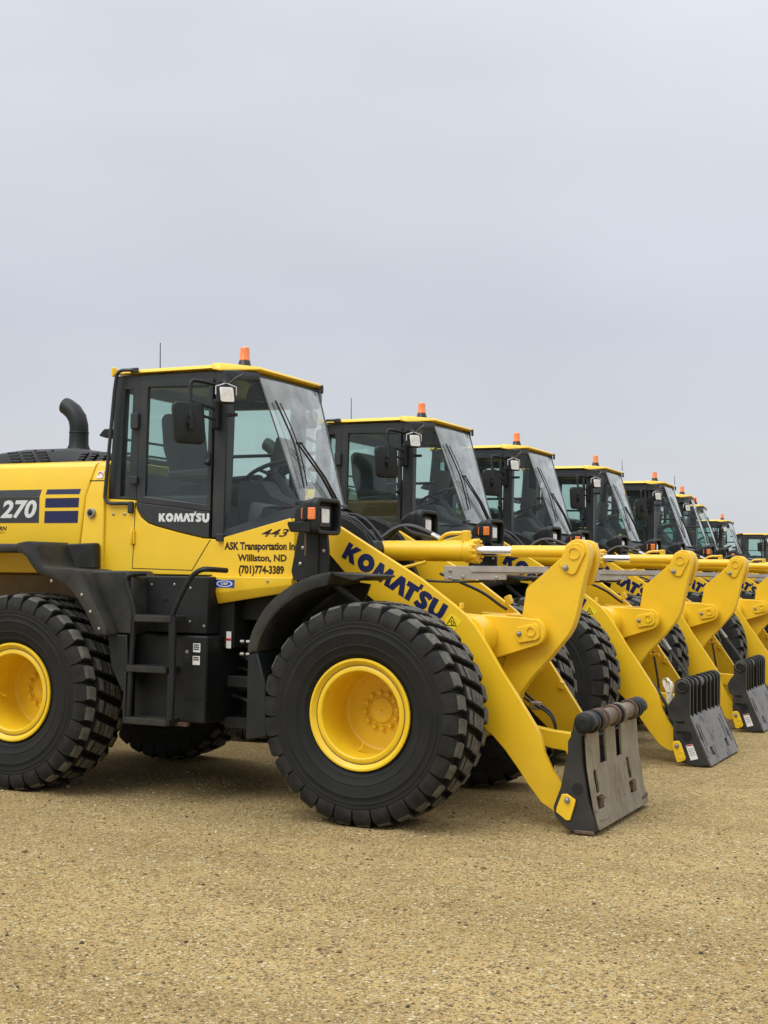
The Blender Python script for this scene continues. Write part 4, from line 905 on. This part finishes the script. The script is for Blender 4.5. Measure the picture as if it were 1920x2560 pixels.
def inner_hoses_worn(root):
    MB().tube([(.60, .30, .80), (.72, .22, .735), (.80, .20, .705), (.855, .20, .655), (.88, .20, .55), (.865, .20, .38), (.84, .20, .2)], .011, 8, smooth=2).build('hose', HOSE, root)
    MB().tube([(.60, .24, .78), (.73, .18, .72), (.81, .17, .69), (.87, .17, .63), (.89, .17, .52), (.87, .17, .35)], .009, 8, smooth=2).build('hose', HOSE, root)
    MB().obox((.72, .21, .72), (.04, 0, .0), (0, .03, 0), (.0, 0, .03)).build('hose_clamp', STEEL, root, bevel=.008)
def inner_hoses_ribbed(root):
    for (x0, z0), (x1, z1), y in (((.66, .95), (1.05, .50), -.30), ((.93, 1.05), (1.20, .70), -.02)):
        MB().tube([(x0, y, z0), (x1, y, z1), (x1 + .04, y, z1 - .25)], .017, 8, smooth=1).build('hose', HOSE_GREY, root)
        MB().tube([(x0 - .02, y, z0 + .03), (x0 + .06, y, z0 - .07)], .021, 8).build('hose_end', STEEL, root)
    MB().tube([(.80, .1, .95), (.83, .1, .8), (.86, .1, .6), (.85, .1, .3)], .011, 8, smooth=2).build('hose', HOSE, root)
    MB().obox((.80, .1, .92), (.06, 0, 0), (0, .02, 0), (0, 0, .015)).build('hose_clamp', YEL_ARM, root, bevel=.005)

# the nearest loader is the pattern; its copies come after
first = make_loader('wheel_loader')
skip_first = {o.name for o in first.children_recursive if o.name.startswith('lettering')}
pattern = [o for o in first.children]
coupler_worn(first); inner_hoses_worn(first)

def copy_tree(o, parent):
    if o.name in skip_first: return None
    c = o.copy(); C.objects.link(c); c.parent = parent
    for ch in o.children: copy_tree(ch, c)
    return c
GROUP = 'yellow wheel loaders parked side by side in a row'
first['group'] = GROUP; first['category'] = 'wheel loader'
first['label'] = 'nearest yellow wheel loader, marked 443 and 270, with a worn grey coupler plate'
labels = [
    'second yellow wheel loader of the row, a white rag tucked behind its black ribbed coupler',
    'third wheel loader of the row, its black coupler cut off by the photo edge',
    'fourth loader of the row, nearest with a whip antenna at its front roof corner',
    'fifth loader of the row, farther of two with a front roof corner antenna',
    'sixth loader of the row, cab mostly hidden just behind the fifth cab windscreen',
    'seventh loader of the row, farther of two overlapping cabs behind the fifth loader',
    'eighth loader of the row, standing past a gap with its beacon clear of others',
    'farthest wheel loader, only its low dark cab without beacon showing at photo edge',
]
spots = [(-.075, 3.455), (-.14, 6.38), (-.11, 9.52), (-.05, 12.60), (-.43, 16.14), (-.94, 19.5), (-1.90, 27.06), (-2.6, 37.9)]
ribbed_src = None
for i, ((dx, dy), lab) in enumerate(zip(spots, labels)):
    r = first.copy(); C.objects.link(r); r.location = (dx, dy, 0); r['label'] = lab
    for ch in pattern: copy_tree(ch, r)
    for wh in r.children:
        if wh.name.startswith('wheel') and not wh.name.startswith('wheel_loader'):
            tn = random.uniform(0, 6.28)
            for g in wh.children: g.rotation_euler = (0, tn, 0)
    if i > 0:                      # the farther machines stand turned a few degrees away
        tn = R((1, 2.5, 4, 9, 9, 4, 0)[i - 1]); r.rotation_euler = (0, 0, tn)
        bx, by = -1.40, -.42       # the turn leaves the beacon where it is
        r.location.x = dx + bx - (bx * math.cos(tn) - by * math.sin(tn)); r.location.y = dy + by - (bx * math.sin(tn) + by * math.cos(tn))
    if ribbed_src is None:
        a = coupler_ribbed(r); ribbed_src = a
        inner_hoses_ribbed(r); hs = [o for o in r.children if o.name.startswith(('hose', 'hose_end', 'hose_clamp'))][-7:]
    else:
        copy_tree(ribbed_src, r)
        if i == 1:
            for h in hs: copy_tree(h, r)
    if i in (2, 3):        # whip antenna moved to the front corner
        for ch in r.children:
            if ch.name.startswith('antenna'): ch.location = (.99, .83, 1.42); ch.scale = (1, 1, .56)
    if i in (1, 4, 5, 6, 7):
        for ch in list(r.children):
            if ch.name.startswith('antenna'): bpy.data.objects.remove(ch)
    if i == 7:
        for ch in list(r.children):
            if ch.name.startswith('beacon'):
                for g in list(ch.children): bpy.data.objects.remove(g)
                bpy.data.objects.remove(ch)

# ------------------------------------------------------------------ white rag behind the second coupler
mb = MB()
def ragsec(p, wd, th, ang):
    a = Vector((math.cos(ang), math.sin(ang), 0)); b = Vector((-a.y, a.x, 0)); p = Vector(p)
    return [p + a * wd * math.cos(t * math.pi / 5) + b * th * math.sin(t * math.pi / 5) for t in range(10)]
ox, oy = -.075, 3.455
for path in ([(1.075, -.50, .50), (1.085, -.50, .60), (1.075, -.49, .70), (1.055, -.48, .765), (1.02, -.47, .78), (.995, -.47, .735), (1.03, -.48, .66), (1.06, -.49, .55), (1.075, -.5, .46)],
             [(1.10, -.52, .48), (1.105, -.52, .58), (1.11, -.52, .66), (1.10, -.51, .73), (1.075, -.50, .745), (1.06, -.50, .69), (1.075, -.51, .60)]):
    secs = []
    for k, p in enumerate(sm(path, 1)): secs.append(ragsec((1.09 + (p[0] - 1.06) * .75 + ox, p[1] + oy, .65 + (p[2] - .63) * .70), .018 + .005 * math.sin(k * 1.7), .009 + .003 * math.cos(k * 2.3), .5 + .3 * math.sin(k)))
    mb.sweep(secs)
rag = mb.build('rag', RAGM, None)
rag['label'] = 'white cotton rag hanging behind the black ribbed coupler of the second loader'; rag['category'] = 'rag'

# ------------------------------------------------------------------ ground
def ground_mat():
    m = bpy.data.materials.new('sandy_gravel'); m.use_nodes = True
    t = m.node_tree; b = t.nodes['Principled BSDF']; L = t.links.new
    b.inputs['Roughness'].default_value = 0.95; b.inputs['Specular IOR Level'].default_value = 0.15
    tcn = t.nodes.new('ShaderNodeTexCoord')
    def noise(sc, det=3, rg=.55):
        n = t.nodes.new('ShaderNodeTexNoise'); n.inputs['Scale'].default_value = sc; n.inputs['Detail'].default_value = det; n.inputs['Roughness'].default_value = rg
        L(tcn.outputs['Object'], n.inputs['Vector']); return n
    def ramp(src, stops):
        r = t.nodes.new('ShaderNodeValToRGB'); e = r.color_ramp.elements
        e[0].position, e[0].color = stops[0][0], (*stops[0][1], 1); e[1].position, e[1].color = stops[-1][0], (*stops[-1][1], 1)
        for p, c in stops[1:-1]: e.new(p).color = (*c, 1)
        L(src, r.inputs[0]); return r
    def mix(kind, fac, a, bb):
        n = t.nodes.new('ShaderNodeMixRGB'); n.blend_type = kind
        for k, v in ((0, fac), (1, a), (2, bb)):
            if hasattr(v, 'links') or hasattr(v, 'is_linked'): L(v, n.inputs[k])
            elif isinstance(v, tuple): n.inputs[k].default_value = (*v, 1)
            else: n.inputs[k].default_value = v
        return n.outputs[0]
    big = ramp(noise(.55, 4).outputs[0], [(.35, (.362, .259, .100)), (.5, (.388, .280, .112)), (.68, (.420, .307, .130))])
    med = ramp(noise(7, 5, .6).outputs[0], [(.3, (.86, .84, .80)), (.55, (1, 1, 1)), (.75, (1.10, 1.09, 1.06))])
    def stretched(sx, sy, rot, sc, det):
        mpn = t.nodes.new('ShaderNodeMapping'); mpn.inputs['Scale'].default_value = (sx, sy, 1); mpn.inputs['Rotation'].default_value = (0, 0, rot)
        L(tcn.outputs['Object'], mpn.inputs[0]); n = noise(sc, det, .6); L(mpn.outputs[0], n.inputs['Vector']); return n
    lanes = ramp(stretched(.10, 1.0, .12, 1.1, 4).outputs[0], [(.36, (.86, .85, .83)), (.5, (1, 1, 1)), (.64, (1.09, 1.09, 1.10))])
    patch = ramp(noise(1.7, 6, .62).outputs[0], [(.36, (.88, .87, .86)), (.5, (1, 1, 1)), (.66, (1.08, 1.08, 1.09))])
    c = mix('MULTIPLY', 1.0, big.outputs[0], med.outputs[0])
    c = mix('MULTIPLY', 1.0, c, lanes.outputs[0])
    c = mix('MULTIPLY', 1.0, c, patch.outputs[0])
    def pebbles(sc, thr):
        v = t.nodes.new('ShaderNodeTexVoronoi'); v.inputs['Scale'].default_value = sc
        d = noise(sc * .7, 2); mp_ = t.nodes.new('ShaderNodeMixRGB'); mp_.inputs[0].default_value = .02
        L(tcn.outputs['Object'], mp_.inputs[1]); L(d.outputs['Color'], mp_.inputs[2]); L(mp_.outputs[0], v.inputs['Vector'])
        msk = t.nodes.new('ShaderNodeMapRange'); msk.inputs[1].default_value = thr; msk.inputs[2].default_value = thr - .12
        L(v.outputs['Distance'], msk.inputs[0])
        s = t.nodes.new('ShaderNodeSeparateColor'); L(v.outputs['Color'], s.inputs[0])
        col = ramp(s.outputs[0], [(0, (.25, .16, .072)), (.05, (.13, .10, .058)), (.20, (.24, .165, .075)), (.40, (.37, .29, .145)), (.60, (.46, .37, .20)), (.74, (.27, .165, .088)), (.82, (.58, .50, .31)), (1, (.68, .62, .45))])
        col.color_ramp.interpolation = 'CONSTANT'
        pick = t.nodes.new('ShaderNodeMath'); pick.operation = 'GREATER_THAN'; pick.inputs[1].default_value = .40; L(s.outputs[1], pick.inputs[0])
        f = t.nodes.new('ShaderNodeMath'); f.operation = 'MULTIPLY'; L(msk.outputs[0], f.inputs[0]); L(pick.outputs[0], f.inputs[1])
        return f.outputs[0], col.outputs[0]
    hs = []
    for sc, thr in ((110, .56), (60, .50), (30, .36)):
        f, col = pebbles(sc, thr)
        c = mix('MIX', f, c, col); hs.append((f, 1 / sc))
    fine = noise(85, 4, .75)
    c = mix('MULTIPLY', 1.0, c, ramp(fine.outputs[0], [(.3, (.80, .78, .73)), (.48, (1, 1, 1)), (.7, (1.15, 1.15, 1.12))]).outputs[0])
    L(c, b.inputs['Base Color'])
    h = t.nodes.new('ShaderNodeMath'); h.operation = 'ADD'; L(hs[0][0], h.inputs[0])
    h2 = t.nodes.new('ShaderNodeMath'); h2.operation = 'MULTIPLY_ADD'; L(hs[1][0], h2.inputs[0]); h2.inputs[1].default_value = 2.0; L(fine.outputs[0], h2.inputs[2])
    L(h2.outputs[0], h.inputs[1])
    bn = t.nodes.new('ShaderNodeBump'); bn.inputs['Strength'].default_value = .8; bn.inputs['Distance'].default_value = .006
    L(h.outputs[0], bn.inputs['Height']); L(bn.outputs[0], b.inputs['Normal'])
    return m
from mathutils import noise as mn
def ruts(x, y):
    """two shallow wheel tracks running along the row"""
    d = 0
    for c0, k in ((-3.3, .055), (-5.2, .04)):
        u = (y - (c0 + k * x)) / .26
        d -= .012 * math.exp(-u * u) * (.7 + .5 * mn.noise(Vector((x * 1.3, c0, 0))))
        for e in (-1, 1):
            v = (y - (c0 + k * x) - e * .40) / .12; d += .007 * math.exp(-v * v)
    return d
def berm(x, y):
    """gravel pressed up round the nearest machine's tyres"""
    d = 0
    for xc in (0, -2.892):
        u, v = abs(x - xc), abs(y + .965)
        d += .012 * math.exp(-(u / .42) ** 4 - (v / .42) ** 4) + .016 * math.exp(-((u - .30) / .07) ** 2 - (v / .30) ** 4) + .015 * math.exp(-((v - .31) / .06) ** 2 - (u / .27) ** 4)
    return d
def gz(x, y):
    """gentle hollows and ridges of the yard, flat where the tyres stand"""
    a = mn.noise(Vector((x * .45, y * .45, 0))) * .020 + mn.noise(Vector((x * 1.6, y * 1.6, 3))) * .010 + ruts(x, y)
    if y > -1.6: a = a * .35 - .004
    elif y > -2.4: k = (-1.6 - y) / .8; a = a * (.35 + .65 * k) - .004 * (1 - k)
    return a + berm(x, y)
gx = [-3000, -800, -200, -60, -20, -12] + [-9 + i * .07 for i in range(260)] + [12, 20, 60, 200, 800, 3000]
gy = [-3000, -800, -200, -60, -20, -12] + [-9 + i * .07 for i in range(180)] + [6, 12, 20, 40, 80, 200, 800, 3000]
gb = MB()
vv = [[gb.V((x, y, gz(x, y) if -9 <= x <= 9.2 and -9 <= y <= 3.6 else -.004)) for x in gx] for y in gy]
for a, b in zip(vv, vv[1:]):
    for k in range(len(gx) - 1): gb.face((a[k], a[k + 1], b[k + 1], b[k]))
go = gb.build('ground', ground_mat(), None, ang=180)
go['kind'] = 'structure'

# loose stones lying on the yard: one object, nobody could count them
rng = np.random.default_rng(3)
bmi = bmesh.new(); bmesh.ops.create_icosphere(bmi, subdivisions=1, radius=1)
bv = np.array([v.co[:] for v in bmi.verts]); bf = np.array([[v.index for v in f.verts] for f in bmi.faces]); bmi.free()
NS = 34000
cxy = np.stack([rng.uniform(-5.5, 6.5, 240), -7.6 + 7.9 * rng.random(240)], 1); cr = rng.uniform(.06, .38, 240); ci = rng.integers(0, 240, NS)
px = np.where(rng.random(NS) < .45, cxy[ci, 0] + rng.normal(0, 1, NS) * cr[ci] * 1.6, rng.uniform(-5.5, 6.5, NS))
py = np.where(rng.random(NS) < .45, cxy[ci, 1] + rng.normal(0, 1, NS) * cr[ci], -7.6 + 7.9 * rng.random(NS))
sz = .0035 + .0100 * rng.random(NS) ** 3.2; sz[:260] *= 2.0
V = np.empty((NS, len(bv), 3))
for i in range(NS):
    a = rng.random() * 6.28; s3 = np.array([1, .55 + .45 * rng.random(), .35 + .3 * rng.random()]) * sz[i]
    q = bv * (1 + rng.normal(0, .14, (len(bv), 1))) * s3
    ca, sa = math.cos(a), math.sin(a)
    V[i, :, 0] = q[:, 0] * ca - q[:, 1] * sa + px[i]; V[i, :, 1] = q[:, 0] * sa + q[:, 1] * ca + py[i]
    V[i, :, 2] = q[:, 2] + gz(px[i], py[i]) + s3[2] * .25
me = bpy.data.meshes.new('gravel')
nv, nf = NS * len(bv), NS * len(bf)
me.vertices.add(nv); me.vertices.foreach_set('co', V.ravel())
me.loops.add(nf * 3); me.polygons.add(nf)
me.loops.foreach_set('vertex_index', (bf[None] + (np.arange(NS) * len(bv))[:, None, None]).ravel().astype(np.int32))
me.polygons.foreach_set('loop_start', np.arange(nf, dtype=np.int32) * 3)
me.update(calc_edges=True)
def stone(nm, c): return mat(nm, c, .85, noise=(90, .25), spec=.2)
for nm, c in (('tan_stone', (.35, .265, .125)), ('pale_stone', (.55, .48, .31)), ('brown_stone', (.19, .12, .060)), ('dark_stone', (.070, .056, .04)), ('buff_stone', (.43, .34, .175))): me.materials.append(stone(nm, c))
mi = rng.choice(5, NS, p=[.36, .19, .17, .045, .235]).astype(np.int32)
me.polygons.foreach_set('material_index', np.repeat(mi, len(bf)))
gv = link('gravel', me); gv['kind'] = 'stuff'; gv['label'] = 'loose small stones scattered over the sandy yard'; gv['category'] = 'gravel'
